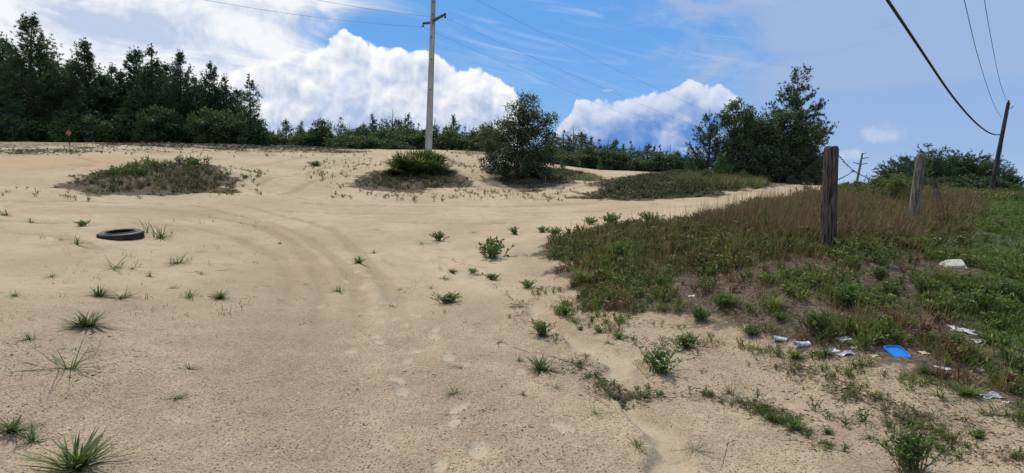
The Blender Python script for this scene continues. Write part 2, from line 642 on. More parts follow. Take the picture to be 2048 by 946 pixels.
RUTS = [wpoly(q) for q in (
    [(-40, 404), (120, 402), (260, 406), (380, 414), (480, 432), (560, 455), (620, 482), (665, 510), (700, 545), (718, 600), (715, 680), (690, 800)],
    [(-40, 418), (150, 416), (300, 421), (420, 434), (520, 458), (590, 490), (630, 525), (645, 590), (620, 700), (560, 850)],
    [(-40, 325), (90, 324), (200, 326), (260, 327)],
    [(-40, 336), (90, 333), (190, 333)],
    [(520, 372), (590, 350), (660, 335), (760, 315)],
    [(560, 392), (640, 362), (700, 342), (790, 320)],
    [(560, 420), (760, 425), (950, 430), (1150, 425), (1300, 412), (1480, 388), (1560, 376)],
    [(600, 408), (800, 412), (1000, 414), (1140, 408), (1250, 405)],
    [(1000, 400), (1100, 390), (1170, 372), (1230, 356)],
    [(930, 352), (985, 368), (1060, 390), (1130, 402)],
    [(905, 356), (960, 376), (1010, 390), (1090, 402)],
    [(-40, 440), (150, 442), (330, 452), (470, 478), (560, 515), (585, 570), (560, 660), (480, 800)],
    [(-40, 462), (120, 470), (200, 500)],
    [(300, 402), (480, 412), (600, 436), (680, 470), (740, 520), (790, 600), (830, 720), (880, 900)],
    [(760, 440), (900, 450), (1000, 448)],
    [(540, 385), (620, 400), (720, 402)],
    [(-40, 312), (150, 314), (330, 318), (600, 316), (700, 312)],
    [(760, 392), (880, 396), (1000, 394)],
)]
PRINTS = [(713, 540), (735, 548), (690, 560), (752, 558), (728, 576), (688, 590), (785, 603), (765, 608), (757, 626), (790, 636), (832, 634), (760, 645),
          (808, 650), (750, 673), (757, 684), (870, 664), (868, 676), (830, 700), (812, 720), (895, 720), (930, 730), (790, 762), (802, 783),
          (917, 812), (908, 840), (1040, 745), (880, 930), (1120, 850), (640, 610), (700, 700), (955, 905)]
PW = gcast([p[0] for p in PRINTS], [p[1] for p in PRINTS])
_ra = np.random.default_rng(4)
PANG = _ra.uniform(-0.5, 0.5, len(PW))
PSZ = _ra.uniform(0.8, 1.2, len(PW))


def prints_mask(x, y):
    m = np.zeros(x.shape)
    for (p, an, s_) in zip(PW, PANG, PSZ):
        c, s = math.cos(an), math.sin(an)
        u = ((x - p[0]) * c + (y - p[1]) * s) / (0.062 * s_)
        w = (-(x - p[0]) * s + (y - p[1]) * c) / (0.12 * s_)
        m = np.maximum(m, 1 - sstep(np.sqrt(u * u + w * w), 0.7, 1.15))
    return m


def rill_dist(x, y):
    return seg_dist(x + (fbm(x, y, 1.6, 3, 60.0) - 0.5) * 0.55, y + (fbm(x, y, 2.1, 2, 66.0) - 0.5) * 0.3, RILL, False)


def detail_h(x, y):
    r = np.hypot(x, y)
    z = (fbm(x, y, 0.35, 4) - 0.5) * 0.22 * sstep(r, 3, 14) + (fbm(x, y, 1.7, 3, 8.0) - 0.5) * 0.045
    z += (fbm(x, y, 7.0, 3, 3.0) - 0.5) * 0.03
    wob = (fbm(x, y, 0.8, 2, 30.0) - 0.5) * 0.35
    for q in RUTS:
        d = seg_dist(x, y, q, False) + wob * 0.5
        z += (-0.036 * np.exp(-(d / 0.13) ** 2) + 0.025 * np.exp(-((d - 0.28) / 0.12) ** 2)) * (0.1 + 1.8 * fbm(x, y, 0.6, 2, 70.0)) * (0.4 + 0.6 * sstep(r, 7, 12))
    d = rill_dist(x, y)
    wd = 0.03 + 0.12 * fbm(x, y, 3.0, 3, 50.0)
    z -= 0.045 * (1 - sstep(d, wd * 0.6, wd * 1.35))
    z += 0.008 * np.exp(-((d - wd * 1.7) / 0.05) ** 2)
    pm = prints_mask(x, y)
    z += -0.022 * sstep(pm, 0.3, 1.0) + 0.012 * np.exp(-((pm - 0.15) / 0.12) ** 2) * (pm > 0.001)
    return z


_h0 = height


def ground(x, y):
    x, y = np.asarray(x, float), np.asarray(y, float)
    return height(x, y) + detail_h(x, y)


def gp(px, py):
    """ground point under photograph pixel, with surface detail"""
    p = gcast(px, py)[0]
    p[2] = float(ground(p[0], p[1]))
    return p


# ------------------------------------------------------------------ materials
def mat(name, rough=0.9, spec=0.2):
    m = bpy.data.materials.new(name)
    m.use_nodes = True
    t = NT(m.node_tree)
    b = t.n['Principled BSDF']
    b.inputs['Roughness'].default_value = rough
    b.inputs['Specular IOR Level'].default_value = spec
    tc = t.n.new('ShaderNodeTexCoord')
    return m, t, b, S(t, tc.outputs['Object'])


def leaf_mat(name, dark, mid, light, trans=0.25, rough=0.6, spec=0.25, objvar=0.35, patch=0.0):
    """foliage: colour follows the leaf's own variation value, plus a tint of its own for each plant"""
    m, t, b, co = mat(name, rough, spec)
    v = t.attr('v')
    oi = t.n.new('ShaderNodeObjectInfo')
    rnd = S(t, oi.outputs['Random'])
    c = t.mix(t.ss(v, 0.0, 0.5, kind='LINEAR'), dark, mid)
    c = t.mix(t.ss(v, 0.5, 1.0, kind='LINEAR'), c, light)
    if patch:
        c = t.mix(t.ss(t.noise(co, patch, 3.0), 0.42, 0.62) * 0.6, c, tuple(x * 1.25 for x in light))
    c = t.mix(1.0, c, t.xyz(0.82 + objvar * rnd, 0.86 + objvar * 0.8 * rnd, 0.85 + objvar * 0.4 * rnd), 'MULTIPLY')
    t.put(b.inputs['Base Color'], c)
    tr = t.n.new('ShaderNodeBsdfTranslucent')
    t.put(tr.inputs['Color'], t.mix(1.0, c, (1.25, 1.3, 0.7), 'MULTIPLY'))
    mx = t.n.new('ShaderNodeMixShader')
    mx.inputs[0].default_value = trans
    t.l.new(b.outputs[0], mx.inputs[1])
    t.l.new(tr.outputs[0], mx.inputs[2])
    t.l.new(mx.outputs[0], t.n['Material Output'].inputs['Surface'])
    return m


def plain(name, c1, c2, scale=8.0, rough=0.85, spec=0.2, bump=0.0, stretch=(1, 1, 1), metal=0.0, lo=0.35, hi=0.65):
    m, t, b, co = mat(name, rough, spec)
    n = t.n.new('ShaderNodeVectorMath')
    n.operation = 'MULTIPLY'
    t.put(n.inputs[0], co)
    n.inputs[1].default_value = stretch
    q = S(t, n.outputs[0])
    nz = t.noise(q, scale, 5.0, 0.6)
    t.put(b.inputs['Base Color'], t.mix(t.ss(nz, lo, hi), c1, c2))
    b.inputs['Metallic'].default_value = metal
    if bump:
        t.put(b.inputs['Normal'], t.bump(nz, bump, 0.02))
    return m


M = {}
M['pine'] = leaf_mat('pine_needles', (0.036, 0.068, 0.040), (0.066, 0.114, 0.062), (0.12, 0.17, 0.085), 0.3)
M['young_pine'] = leaf_mat('young_pine_needles', (0.036, 0.072, 0.036), (0.066, 0.124, 0.054), (0.125, 0.19, 0.075), 0.3)
M['bright_pine'] = leaf_mat('fresh_pine_needles', (0.04, 0.09, 0.025), (0.075, 0.15, 0.04), (0.13, 0.20, 0.06), 0.2)
M['oak'] = leaf_mat('oak_leaves', (0.036, 0.060, 0.032), (0.070, 0.108, 0.052), (0.145, 0.18, 0.095), 0.3)
M['scrub'] = leaf_mat('scrub_leaves', (0.032, 0.058, 0.024), (0.070, 0.112, 0.042), (0.145, 0.19, 0.07), 0.3)
M['yellow_scrub'] = leaf_mat('yellow_green_leaves', (0.05, 0.07, 0.015), (0.11, 0.14, 0.03), (0.2, 0.21, 0.05), 0.25)
M['moss'] = leaf_mat('grey_twigs', (0.12, 0.13, 0.10), (0.2, 0.21, 0.17), (0.3, 0.3, 0.25), 0.1)
M['palm'] = leaf_mat('palmetto_fronds', (0.032, 0.055, 0.018), (0.075, 0.12, 0.036), (0.30, 0.27, 0.15), 0.25, 0.4, 0.5)
M['grass'] = leaf_mat('grass_blades', (0.05, 0.075, 0.02), (0.11, 0.15, 0.045), (0.23, 0.25, 0.09), 0.3)
M['lime'] = leaf_mat('lime_grass', (0.08, 0.11, 0.02), (0.15, 0.19, 0.04), (0.25, 0.27, 0.08), 0.25)
M['weed'] = leaf_mat('weed_leaves', (0.04, 0.07, 0.018), (0.095, 0.15, 0.04), (0.22, 0.28, 0.09), 0.3)
M['bankgrass'] = leaf_mat('bank_grass_blades', (0.040, 0.046, 0.018), (0.090, 0.100, 0.036), (0.22, 0.20, 0.085), 0.25)
M['rust'] = leaf_mat('dry_rust_grass', (0.075, 0.042, 0.024), (0.150, 0.086, 0.050), (0.26, 0.18, 0.105), 0.22)
M['turf'] = leaf_mat('roadside_turf', (0.04, 0.075, 0.015), (0.09, 0.16, 0.032), (0.19, 0.26, 0.07), 0.3)
M['mound'] = leaf_mat('hummock_cover', (0.05, 0.05, 0.026), (0.10, 0.10, 0.048), (0.19, 0.18, 0.085), 0.22)
M['sprout'] = leaf_mat('sand_sprouts', (0.06, 0.06, 0.02), (0.14, 0.13, 0.05), (0.24, 0.2, 0.09), 0.2)
M['litter'] = leaf_mat('dead_leaf_litter', (0.035, 0.027, 0.02), (0.075, 0.055, 0.04), (0.16, 0.125, 0.085), 0.05)
M['flower'] = plain('tiny_white_flowers', (0.7, 0.7, 0.6), (0.8, 0.8, 0.72), 20)
M['bark'] = plain('tree_bark', (0.05, 0.042, 0.035), (0.14, 0.12, 0.10), 6, bump=0.5, stretch=(1, 1, 0.3))
M['twig'] = plain('brown_twig', (0.07, 0.05, 0.035), (0.15, 0.11, 0.075), 30)
M['stem'] = plain('green_stem', (0.06, 0.08, 0.03), (0.13, 0.13, 0.06), 30)


def ground_material():
    m, t, b, co = mat('sandy_ground', 0.95, 0.1)
    t.dim = '2D'
    veg, grav, rill, orange, prnt, damp = (t.attr(k) for k in ('veg', 'grav', 'rill', 'orange', 'prnt', 'damp'))
    rut = t.attr('rut')
    n1 = t.noise(co, 0.45, 5.0, 0.55)
    n2 = t.noise(co, 3.1, 5.0, 0.6)
    n3 = t.noise(co, 22.0, 4.0, 0.65)
    n4 = t.noise(co, 90.0, 3.0, 0.7)
    sand = t.mix(t.ss(n1, 0.35, 0.65), (0.415, 0.316, 0.200), (0.490, 0.379, 0.246))
    sand = t.mix(t.ss(n2, 0.45, 0.75) * 0.55, sand, (0.35, 0.26, 0.17))
    sand = t.mix(orange * t.ss(n1, 0.35, 0.65, 0.1, 0.8), sand, (0.46, 0.29, 0.145))
    sand = t.mix(t.ss(rut + (n2 - 0.5) * 0.5 + (n3 - 0.5) * 0.6, 0.4, 0.85) * 0.42, sand, (0.285, 0.2, 0.12))
    gr = t.mix(t.ss(n2, 0.3, 0.7), (0.392, 0.294, 0.190), (0.470, 0.358, 0.236))
    gr = t.mix(damp * 0.6, gr, (0.325, 0.242, 0.168))
    # single grains: dark bits and pale chips of two sizes
    v1 = t.vor(co, 40.0, 'F1')
    v1c = t.vor(co, 40.0, 'F1', out='Color')
    sp = t.n.new('ShaderNodeSeparateColor')
    t.put(sp.inputs[0], v1c)
    ca, cb = S(t, sp.outputs[0]), S(t, sp.outputs[1])
    v2 = t.vor(co, 95.0, 'F1')
    v2c = t.vor(co, 95.0, 'F1', out='Color')
    sp2 = t.n.new('ShaderNodeSeparateColor')
    t.put(sp2.inputs[0], v2c)
    cc = S(t, sp2.outputs[0])
    g1 = t.ss(v1, 0.34, 0.20)
    g2 = t.ss(v2, 0.42, 0.25)
    patchy = t.ss(n2, 0.3, 0.62, 0.4, 1.0)
    gr = t.mix(t.ss(t.noise(co, 1.1, 4.0, 0.6), 0.42, 0.68) * 0.45, gr, (0.29, 0.215, 0.148))
    gr = t.mix(g2 * t.ss(cc, 0.52, 0.62) * 0.75, gr, (0.13, 0.095, 0.065))
    gr = t.mix(g2 * t.ss(cc, 0.20, 0.12) * 0.4, gr, (0.58, 0.48, 0.36))
    gr = t.mix(g1 * t.ss(ca, 0.74, 0.80) * patchy * 0.85, gr, (0.085, 0.062, 0.045))
    gr = t.mix(g1 * t.ss(ca, 0.035, 0.02) * 0.6, gr, (0.66, 0.58, 0.45))
    sand = t.mix(damp * 0.5, sand, (0.36, 0.26, 0.16))
    col = t.mix(grav, sand, gr)
    col = t.mix(t.ss(n3, 0.56, 0.70) * 0.45 * (1.0 - rill), col, (0.24, 0.175, 0.11))
    col = t.mix(t.ss(rill + (n3 - 0.5) * 0.9 + (n2 - 0.5) * 0.5, 0.35, 0.75) * 0.55, col, t.mix(n2, (0.36, 0.28, 0.19), (0.45, 0.36, 0.255)))
    col = t.mix(prnt * 0.85, col, (0.48, 0.39, 0.28))
    lit = t.mix(t.ss(n3, 0.35, 0.65), (0.06, 0.046, 0.032), (0.16, 0.122, 0.08))
    lit = t.mix(t.ss(n2, 0.55, 0.75) * 0.5, lit, (0.25, 0.19, 0.125))
    lit = t.mix(t.attr('turf') * 0.7, lit, t.mix(t.ss(n3, 0.35, 0.65), (0.03, 0.05, 0.016), (0.075, 0.11, 0.03)))
    vv = t.ss(veg + (n2 - 0.5) * 0.7 + (n3 - 0.5) * 0.5, 0.42, 0.62)
    col = t.mix(vv, col, lit)
    t.put(b.inputs['Base Color'], col)
    h = n2 * 0.5 + n3 * 0.35 + n4 * 0.12
    nb = t.bump(h * (1.0 - rill * 0.6), 0.8, 0.06)
    nb = t.bump((g2 * t.ss(cc, 0.3, 0.9) + g1 * t.ss(ca, 0.6, 1.0)) * grav * (1.0 - rill) * (1.0 - prnt), 0.6, 0.006, nb)
    t.put(b.inputs['Normal'], nb)
    return m


M['ground'] = ground_material()


# ------------------------------------------------------------------ ground sheet
def build_ground():
    r = [0.6]
    while r[-1] < 700:
        r.append(r[-1] * (1.0105 if r[-1] < 60 else 1.05))
    r = np.array(r)
    az = np.concatenate([np.arange(-48, 48.01, 0.165), np.arange(52, 311.9, 4.0)]) * math.pi / 180
    na, nr = len(az), len(r)
    Rr, Az = np.meshgrid(r, az, indexing='ij')
    x, y = (Rr * np.sin(Az)).ravel(), (Rr * np.cos(Az)).ravel()
    z = ground(x, y)
    rr = np.hypot(x, y)
    i, j = np.meshgrid(np.arange(nr - 1), np.arange(na), indexing='ij')
    a0, a1 = i * na + j, i * na + (j + 1) % na
    Q = np.stack([a0, a0 + na, a1 + na, a1], -1).reshape(-1, 4)[:, ::-1]
    wob = (fbm(x, y, 0.9, 4, 12.0) - 0.5)
    veg = np.zeros(len(x))
    for k in ('mound', 'palm', 'oak', 'mid'):
        d = seg_dist(x, y, WP[k])
        veg = np.maximum(veg, sstep(d + wob * 3.0, -1.2, 1.2))
    d = seg_dist(x, y, WP['bank'])
    veg = np.maximum(veg, 0.78 * sstep(d + wob * 1.4, -0.7, 0.4))
    d = seg_dist(x, y, WP['dense'])
    veg = np.maximum(veg, 0.95 * sstep(d + wob * 1.0, -0.3, 0.6))
    d = seg_dist(x, y, WP['road'])
    veg = np.maximum(veg, 0.9 * sstep(d + wob * 0.8, -0.2, 0.5))
    azv = np.degrees(np.arctan2(x, y))
    turfm = sstep(seg_dist(x, y, WP['road']) + wob * 0.6, -0.1, 0.5)
    # the scrub strip and everything past the crest
    crest = 41.0 + 1.6 * np.sin(azv * 0.35) + wob * 6
    open_track = 1 - sstep(np.abs(azv + 10), 3.0, 6.0) * 1.0
    veg = np.maximum(veg, (0.55 - 0.25 * open_track) * sstep(rr, crest, crest + 3))
    veg = np.maximum(veg, 0.8 * sstep(rr, 46, 48))
    veg = np.maximum(veg, 0.9 * sstep(rr, 50, 56))
    d = rill_dist(x, y)
    wd = 0.03 + 0.12 * fbm(x, y, 3.0, 3, 50.0)
    rill = 1 - sstep(d, wd * 0.8, wd * 1.7)
    veg = veg * (1 - rill)
    grav = 1 - sstep(rr + wob * 4, 5.6, 10.5)
    grav = np.maximum(grav, 0.8 * sstep(seg_dist(x, y, WP['bank']) + wob, -1.2, 0.2))
    po = wpoly([(-150, 312), (-150, 345), (60, 345), (200, 332), (330, 320), (260, 312), (100, 310)])
    orange = sstep(seg_dist(x, y, po) + wob * 2, -1.5, 1.5)
    pd = wpoly([(430, 660), (500, 540), (520, 480), (440, 445), (300, 428), (100, 425), (100, 412), (320, 412), (480, 430), (590, 462), (660, 500), (700, 545), (690, 620), (700, 720), (760, 960), (360, 960)])
    damp = sstep(seg_dist(x, y, pd) + wob * 1.3, -0.35, 0.5)
    damp = np.maximum(damp, 0.6 * sstep(seg_dist(x, y, wpoly([(820, 640), (900, 620), (960, 700), (1150, 946), (1000, 946), (900, 780)])) + wob * 1.5, -0.4, 0.4))
    rut = np.zeros(len(x))
    wq = (fbm(x, y, 0.8, 2, 30.0) - 0.5) * 0.35
    for q in RUTS:
        rut = np.maximum(rut, np.exp(-((seg_dist(x, y, q, False) + wq * 0.5 - 0.02) / 0.17) ** 2))
    me = mesh('ground', np.stack([x, y, z], -1), Q, M['ground'],
              dict(veg=veg, rill=rill, grav=grav, orange=orange, prnt=prints_mask(x, y), damp=damp, rut=rut, turf=turfm), True)
    o = link('ground', me)
    tag(o, kind='structure')
    # the disc round the photographer's feet
    vs = [(0, 0, float(ground(0.0, 0.0)))] + [(x[k], y[k], z[k]) for k in range(na)]
    T = [(0, 1 + (k + 1) % na, 1 + k) for k in range(na)]
    me = mesh('ground_under_camera', vs, T, M['ground'], dict(grav=np.ones(len(vs)), veg=np.zeros(len(vs))), True)
    tag(link('ground', me), kind='structure')


build_ground()


# ------------------------------------------------------------------ trees
def unit(v):
    return v / (np.linalg.norm(v, axis=-1, keepdims=True) + 1e-9)


def make_pine(seed, h, spread, base, nb, shape, spacing=0.13, nn=8, nl=0.2, nw=0.028, up=(0.1, 0.9), twigs=6, lean=0.0, clump=0.0, shoots=0.0):
    """trunk and crown of a pine as two triangle sets; shape(t) gives the branch length along the crown"""
    r = np.random.default_rng(seed)
    tr, cr = G(), G()
    n = 12
    tt = np.linspace(0, 1, n)
    ph = r.uniform(0, 6.28, 2)
    px_ = lean * h * tt ** 1.4 + 0.012 * h * np.sin(tt * 5 + ph[0])
    py_ = 0.012 * h * np.sin(tt * 4.3 + ph[1])
    tp = np.stack([px_, py_, tt * h - 0.12 * (tt == 0)], -1)
    r0 = 0.016 * h + 0.015
    tr.tube(tp, r0 * (1 - tt * 0.93) + 0.006, 7)
    tuP, tuD, tuA, tuS = [], [], [], []
    for i in range(nb):
        u = ((i + r.random()) / nb) ** 1.12
        t_ = base + (0.985 - base) * u
        L = spread * shape(u) * r.uniform(0.45, 1.2)
        if L < 0.05 or (u > 0.72 and r.random() < 0.45):
            continue
        az = i * 2.399 + r.uniform(-.5, .5)
        el = up[0] + (up[1] - up[0]) * u ** 1.3 + r.uniform(-.3, .3)
        p0 = np.array([np.interp(t_, tt, tp[:, k]) for k in range(3)])
        hd = np.array([math.cos(az), math.sin(az), 0])
        q = np.linspace(0, 1, 5)
        bp = p0 + hd * (q * L * math.cos(el))[:, None] + np.array([0, 0, 1]) * (L * (math.sin(el) * q - 0.10 * np.sin(q * 3.14) + 0.22 * q ** 2.5))[:, None]
        rb = max(0.008, 0.022 * L)
        tr.tube(bp, rb * (1 - 0.8 * q), 4, cap=False)
        va = r.uniform(-0.22, 0.22)
        runs = [(bp, 0.42)]
        for k in range(twigs):
            s_ = r.uniform(0.3, 0.97)
            b0 = np.array([np.interp(s_, q, bp[:, c]) for c in range(3)])
            sg = 1 if k % 2 else -1
            sd_ = np.array([-hd[1], hd[0], 0]) * sg
            dd = hd * r.uniform(0.5, 0.9) + sd_ * r.uniform(0.5, 0.9) + np.array([0, 0, r.uniform(-.35, .6)])
            dd /= np.linalg.norm(dd)
            l2 = L * r.uniform(0.28, 0.55) * (1.15 - 0.5 * s_)
            tw = b0 + dd * (np.linspace(0, 1, 3) * l2)[:, None]
            tr.tube(tw, (rb * .4, rb * .3, rb * .1), 3, cap=False)
            runs.append((tw, 0.15))
        if shoots and u > 0.25:
            tw = bp[-1] + np.array([[0, 0, 0], [0.02, 0, shoots * .5], [0.02, 0.02, shoots]]) * r.uniform(.6, 1.2)
            tr.tube(tw, (rb * .4, rb * .3, rb * .2), 3, cap=False)
            runs.append((tw, 0.1))
        for pts, s0 in runs:
            seg = np.linalg.norm(np.diff(pts, axis=0), axis=1)
            ln = seg.sum()
            k = max(1 if L < 0.3 else 2, int(ln * (1 - s0) / spacing))
            s_ = np.linspace(s0, 1, k)
            cs = np.concatenate([[0], np.cumsum(seg)]) / ln
            P_ = np.stack([np.interp(s_, cs, pts[:, c]) for c in range(3)], -1)
            D_ = unit(np.gradient(P_, axis=0)) if k > 1 else np.tile(hd * .5 + [0, 0, .5], (k, 1))
            tuP.append(P_ + r.normal(0, 0.06, P_.shape))
            tuD.append(D_)
            tuA.append(np.full(k, 0.42 + va))
            tuS.append(np.full(k, 0.6 if L < 0.16 * spread else 1.0))
    # leader tufts
    k = 4
    tuS.append(np.full(k, .5))
    tuP.append(tp[-1] + np.array([0, 0, -1]) * (np.linspace(0, .07 * h, k))[:, None] * 1.0)
    tuD.append(np.tile([0, 0, 1.0], (k, 1)))
    tuA.append(np.full(k, .5))
    P_, D_, A_, S_ = np.concatenate(tuP), np.concatenate(tuD), np.concatenate(tuA), np.concatenate(tuS)
    if clump:
        keep = fbm(P_[:, 0] * 1.0 + P_[:, 2] * .7, P_[:, 1] + P_[:, 2] * .4, 1.6, 2, seed) > clump
        P_, D_, A_, S_ = P_[keep], D_[keep], A_[keep], S_[keep]
    P_ = np.repeat(P_, nn, 0)
    D_ = unit(np.repeat(D_, nn, 0) * 0.75 + r.normal(0, 0.6, (len(P_), 3)) + np.array([0, 0, 0.18]))
    A_ = np.clip(np.repeat(A_, nn) + r.normal(0, 0.16, len(P_)), 0, 1)
    Ln = (nl * np.repeat(S_, nn) * r.uniform(0.6, 1.2, len(P_)))[:, None]
    cr.needles(P_, D_, Ln, nw, A_, r)
    return tr, cr, h


def make_broad(seed, blobs, nclump, nleaf, leaf=0.09, trunks=3, clump_r=0.28, h=None, shell=0.55, moss=0, trunk_r=0.07, droop=0.0, tr_h=0.35):
    """broad-leaved tree: clumps of leaves spread through ellipsoids (cx, cy, cz, rx, ry, rz), each borne on its own limb"""
    r = np.random.default_rng(seed)
    tr, cr, ms = G(), G(), G()
    vol = np.array([b[3] * b[4] * b[5] for b in blobs]) ** 0.8
    pick = r.choice(len(blobs), nclump, p=vol / vol.sum())
    cs = []
    for k in pick:
        b = blobs[k]
        d = unit(r.normal(size=3))
        rad = shell + (1 - shell) * r.random() if r.random() < 0.72 else r.random() ** .5
        cs.append(np.array(b[:3]) + d * rad * np.array(b[3:]))
    cs = np.array(cs)
    cs = cs[cs[:, 2] > 0.12]
    top = max(b[2] + b[5] for b in blobs)
    h = h or top
    # stems fan out from the base
    roots = []
    for k in range(trunks):
        an = k * 6.28 / trunks + r.uniform(-.6, .6)
        b = blobs[r.choice(len(blobs), p=vol / vol.sum())]
        e = np.array([b[0] + 0.3 * b[3] * math.cos(an), b[1] + 0.3 * b[4] * math.sin(an), max(b[2], h * tr_h)])
        s0 = np.array([0.14 * math.cos(an), 0.14 * math.sin(an), -0.1]) * (0.6 if trunks > 1 else 0.0) + np.array([0, 0, -.06])
        q = np.linspace(0, 1, 7)[:, None]
        pts = s0 + (e - s0) * np.concatenate([q ** 1.25, q ** 1.25, q ** 0.9], 1) + r.normal(0, 0.03 * h / 4, (7, 3)) * q
        tr.tube(pts, trunk_r * (1 - 0.7 * q[:, 0]), 6)
        roots.append(pts)
    nodes = np.concatenate([p[2:] for p in roots])
    for c in cs:
        d = np.linalg.norm(nodes - c, axis=1) + 0.8 * np.maximum(0, nodes[:, 2] - c[2])
        a = nodes[d.argmin()]
        q = np.linspace(0, 1, 4)[:, None]
        pts = a + (c - a) * q + np.array([0, 0, 1]) * 0.12 * np.sin(q * 3.14) * np.linalg.norm(c - a) + r.normal(0, .02, (4, 3))
        tr.tube(pts, np.linspace(trunk_r * .28, 0.006, 4), 4, cap=False)
        nd = int(nleaf * r.uniform(0.6, 1.4))
        off = unit(r.normal(size=(nd, 3))) * (r.random((nd, 1)) ** 0.5) * clump_r * r.uniform(0.6, 1.5) * np.array([1, 1, 0.72])
        P_ = c + off
        P_[:, 2] -= droop * np.hypot(off[:, 0], off[:, 1])
        D_ = unit(r.normal(size=(nd, 3)) + np.array([0, 0, -0.15]) + off * 1.2)
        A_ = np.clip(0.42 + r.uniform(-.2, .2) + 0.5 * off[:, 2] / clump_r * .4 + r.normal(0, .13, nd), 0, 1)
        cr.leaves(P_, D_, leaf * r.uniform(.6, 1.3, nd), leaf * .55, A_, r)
        for _ in range(4):
            e = c + r.normal(0, clump_r * .7, 3)
            tr.tube([c, (c + e) / 2 + r.normal(0, .02, 3), e], (.008, .006, .003), 3, cap=False)
    for k in range(moss):
        c = cs[r.integers(len(cs))]
        L = r.uniform(0.4, 1.1)
        az = math.atan2(c[1], c[0]) + r.normal(0, .7)
        ms.blades(np.repeat(c[None], 4, 0) + r.normal(0, .12, (4, 3)), az + r.normal(0, .4, 4), r.uniform(1.1, 1.9, 4), r.uniform(.3, .9, 4), L * r.uniform(.6, 1.1, 4), 0.022, 3, r.random(4))
    return tr, cr, ms, h


class Proto:
    """shared meshes of one kind of plant: list of (part name, mesh), and its height"""
    def __init__(s, parts, h):
        s.parts, s.h = parts, h


def pine_proto(name, mt, *a, **k):
    tr, cr, h = make_pine(*a, **k)
    return Proto([('trunk', tr.mesh(name + '_trunk', M['bark'], True)), ('crown', cr.mesh(name + '_crown', M[mt]))], h)


def broad_proto(name, mt, *a, **k):
    tr, cr, ms, h = make_broad(*a, **k)
    p = [('trunk', tr.mesh(name + '_trunk', M['bark'], True)), ('crown', cr.mesh(name + '_crown', M[mt]))]
    if ms.n:
        p.append(('hanging_twigs', ms.mesh(name + '_twigs', M['moss'])))
    return Proto(p, h)


def plant(proto, name, label, cat, p, sxy, sz, rz=None, group=None, tilt=0.0, rename=None):
    o = thing(name, label, cat, p, random.uniform(0, 6.28) if rz is None else rz, group)
    o.scale = (sxy, sxy, sz)
    if tilt:
        o.rotation_euler = (0, tilt, o.rotation_euler[2])
    for pn, me in proto.parts:
        link((rename or {}).get(pn, pn), me, o)
    return o


def by_pixel(proto, name, label, cat, px, top, depth, width=1.0, group=None, rz=None, sink=0.1, tilt=0.0):
    """plant standing at photograph column px, its tip at row top, at the given depth"""
    t_ = at(px, top, depth)
    z = float(ground(t_[0], t_[1])) - sink
    s_ = (t_[2] - z) / proto.h
    return plant(proto, name, label, cat, (t_[0], t_[1], z), s_ * width, s_, rz, group, tilt)


cone = lambda u: (1 - u) ** 0.95 * (0.75 + 0.25 * min(1, u * 5)) + 0.04
full = lambda u: (1 - u) ** 0.68 * (0.62 + 0.38 * min(1, u * 3)) + 0.03
oval = lambda u: math.sin(max(0.05, min(1, u * 0.9 + 0.12)) * 3.1) ** 0.6 * 0.95 + 0.1
crown = lambda u: (0.85 + 0.25 * math.sin(u * 9)) * (1 - u ** 2.5) ** 0.6 * 0.9 + 0.1
PINE = [pine_proto('stand_pine', 'pine', 21, 9.5, 2.9, 0.03, 130, full, twigs=9, nn=12, nl=.22, nw=.042, up=(0.1, 0.95), shoots=0.3),
        pine_proto('stand_pine', 'pine', 22, 9.0, 2.5, 0.03, 125, full, twigs=9, nn=12, nl=.22, nw=.042, up=(0.15, 1.0), shoots=0.3),
        pine_proto('stand_pine', 'pine', 23, 9.0, 2.7, 0.04, 130, full, twigs=9, nn=12, nl=.22, nw=.042, up=(0.2, 1.0), clump=0.36, shoots=0.3),
        pine_proto('stand_pine', 'pine', 24, 8.5, 2.3, 0.04, 125, cone, twigs=9, nn=12, nl=.22, nw=.042, up=(0.2, 1.0), clump=0.36, shoots=0.3)]
SPARSE = pine_proto('thin_pine', 'pine', 31, 8.0, 1.8, 0.12, 44, lambda u: (1 - u) ** 0.6 + 0.06, twigs=9, nn=12, nl=.22, nw=.04, up=(-0.1, 0.7), spacing=0.11)
TALL = pine_proto('tall_pine', 'pine', 33, 9.0, 2.7, 0.38, 64, crown, twigs=13, nn=12, nl=.22, nw=.045, up=(0.05, 0.8), spacing=0.10, clump=0.41)
SIDE = pine_proto('fan_pine', 'pine', 35, 6.0, 2.3, 0.04, 66, lambda u: (1 - u) ** 0.7 + .05, twigs=9, nn=11, nl=.22, nw=.04, up=(0.2, 1.0))
YOUNG = [pine_proto('young_pine', 'young_pine', 41 + i, 4.5, sp, 0.02, nb, cone, twigs=7, nn=10, nl=0.17, nw=.034, up=(0.25, 0.95), clump=cl, shoots=0.35)
         for i, (sp, nb, cl) in enumerate(((1.5, 60, 0.3), (1.8, 66, 0.34), (1.3, 54, 0.36), (1.6, 60, 0.38)))]
FRESH = pine_proto('fresh_pine', 'bright_pine', 51, 2.4, 0.8, 0.05, 46, cone, twigs=5, nn=9, nl=0.18, up=(0.3, 1.1), spacing=0.1)
FLAT = [pine_proto('flat_pine', 'pine', 61 + i, 6.0, 3.0, 0.1, 80, oval, twigs=9, nn=10, nl=0.3, nw=0.055, up=(0.0, 0.5), clump=0.34) for i in range(2)]
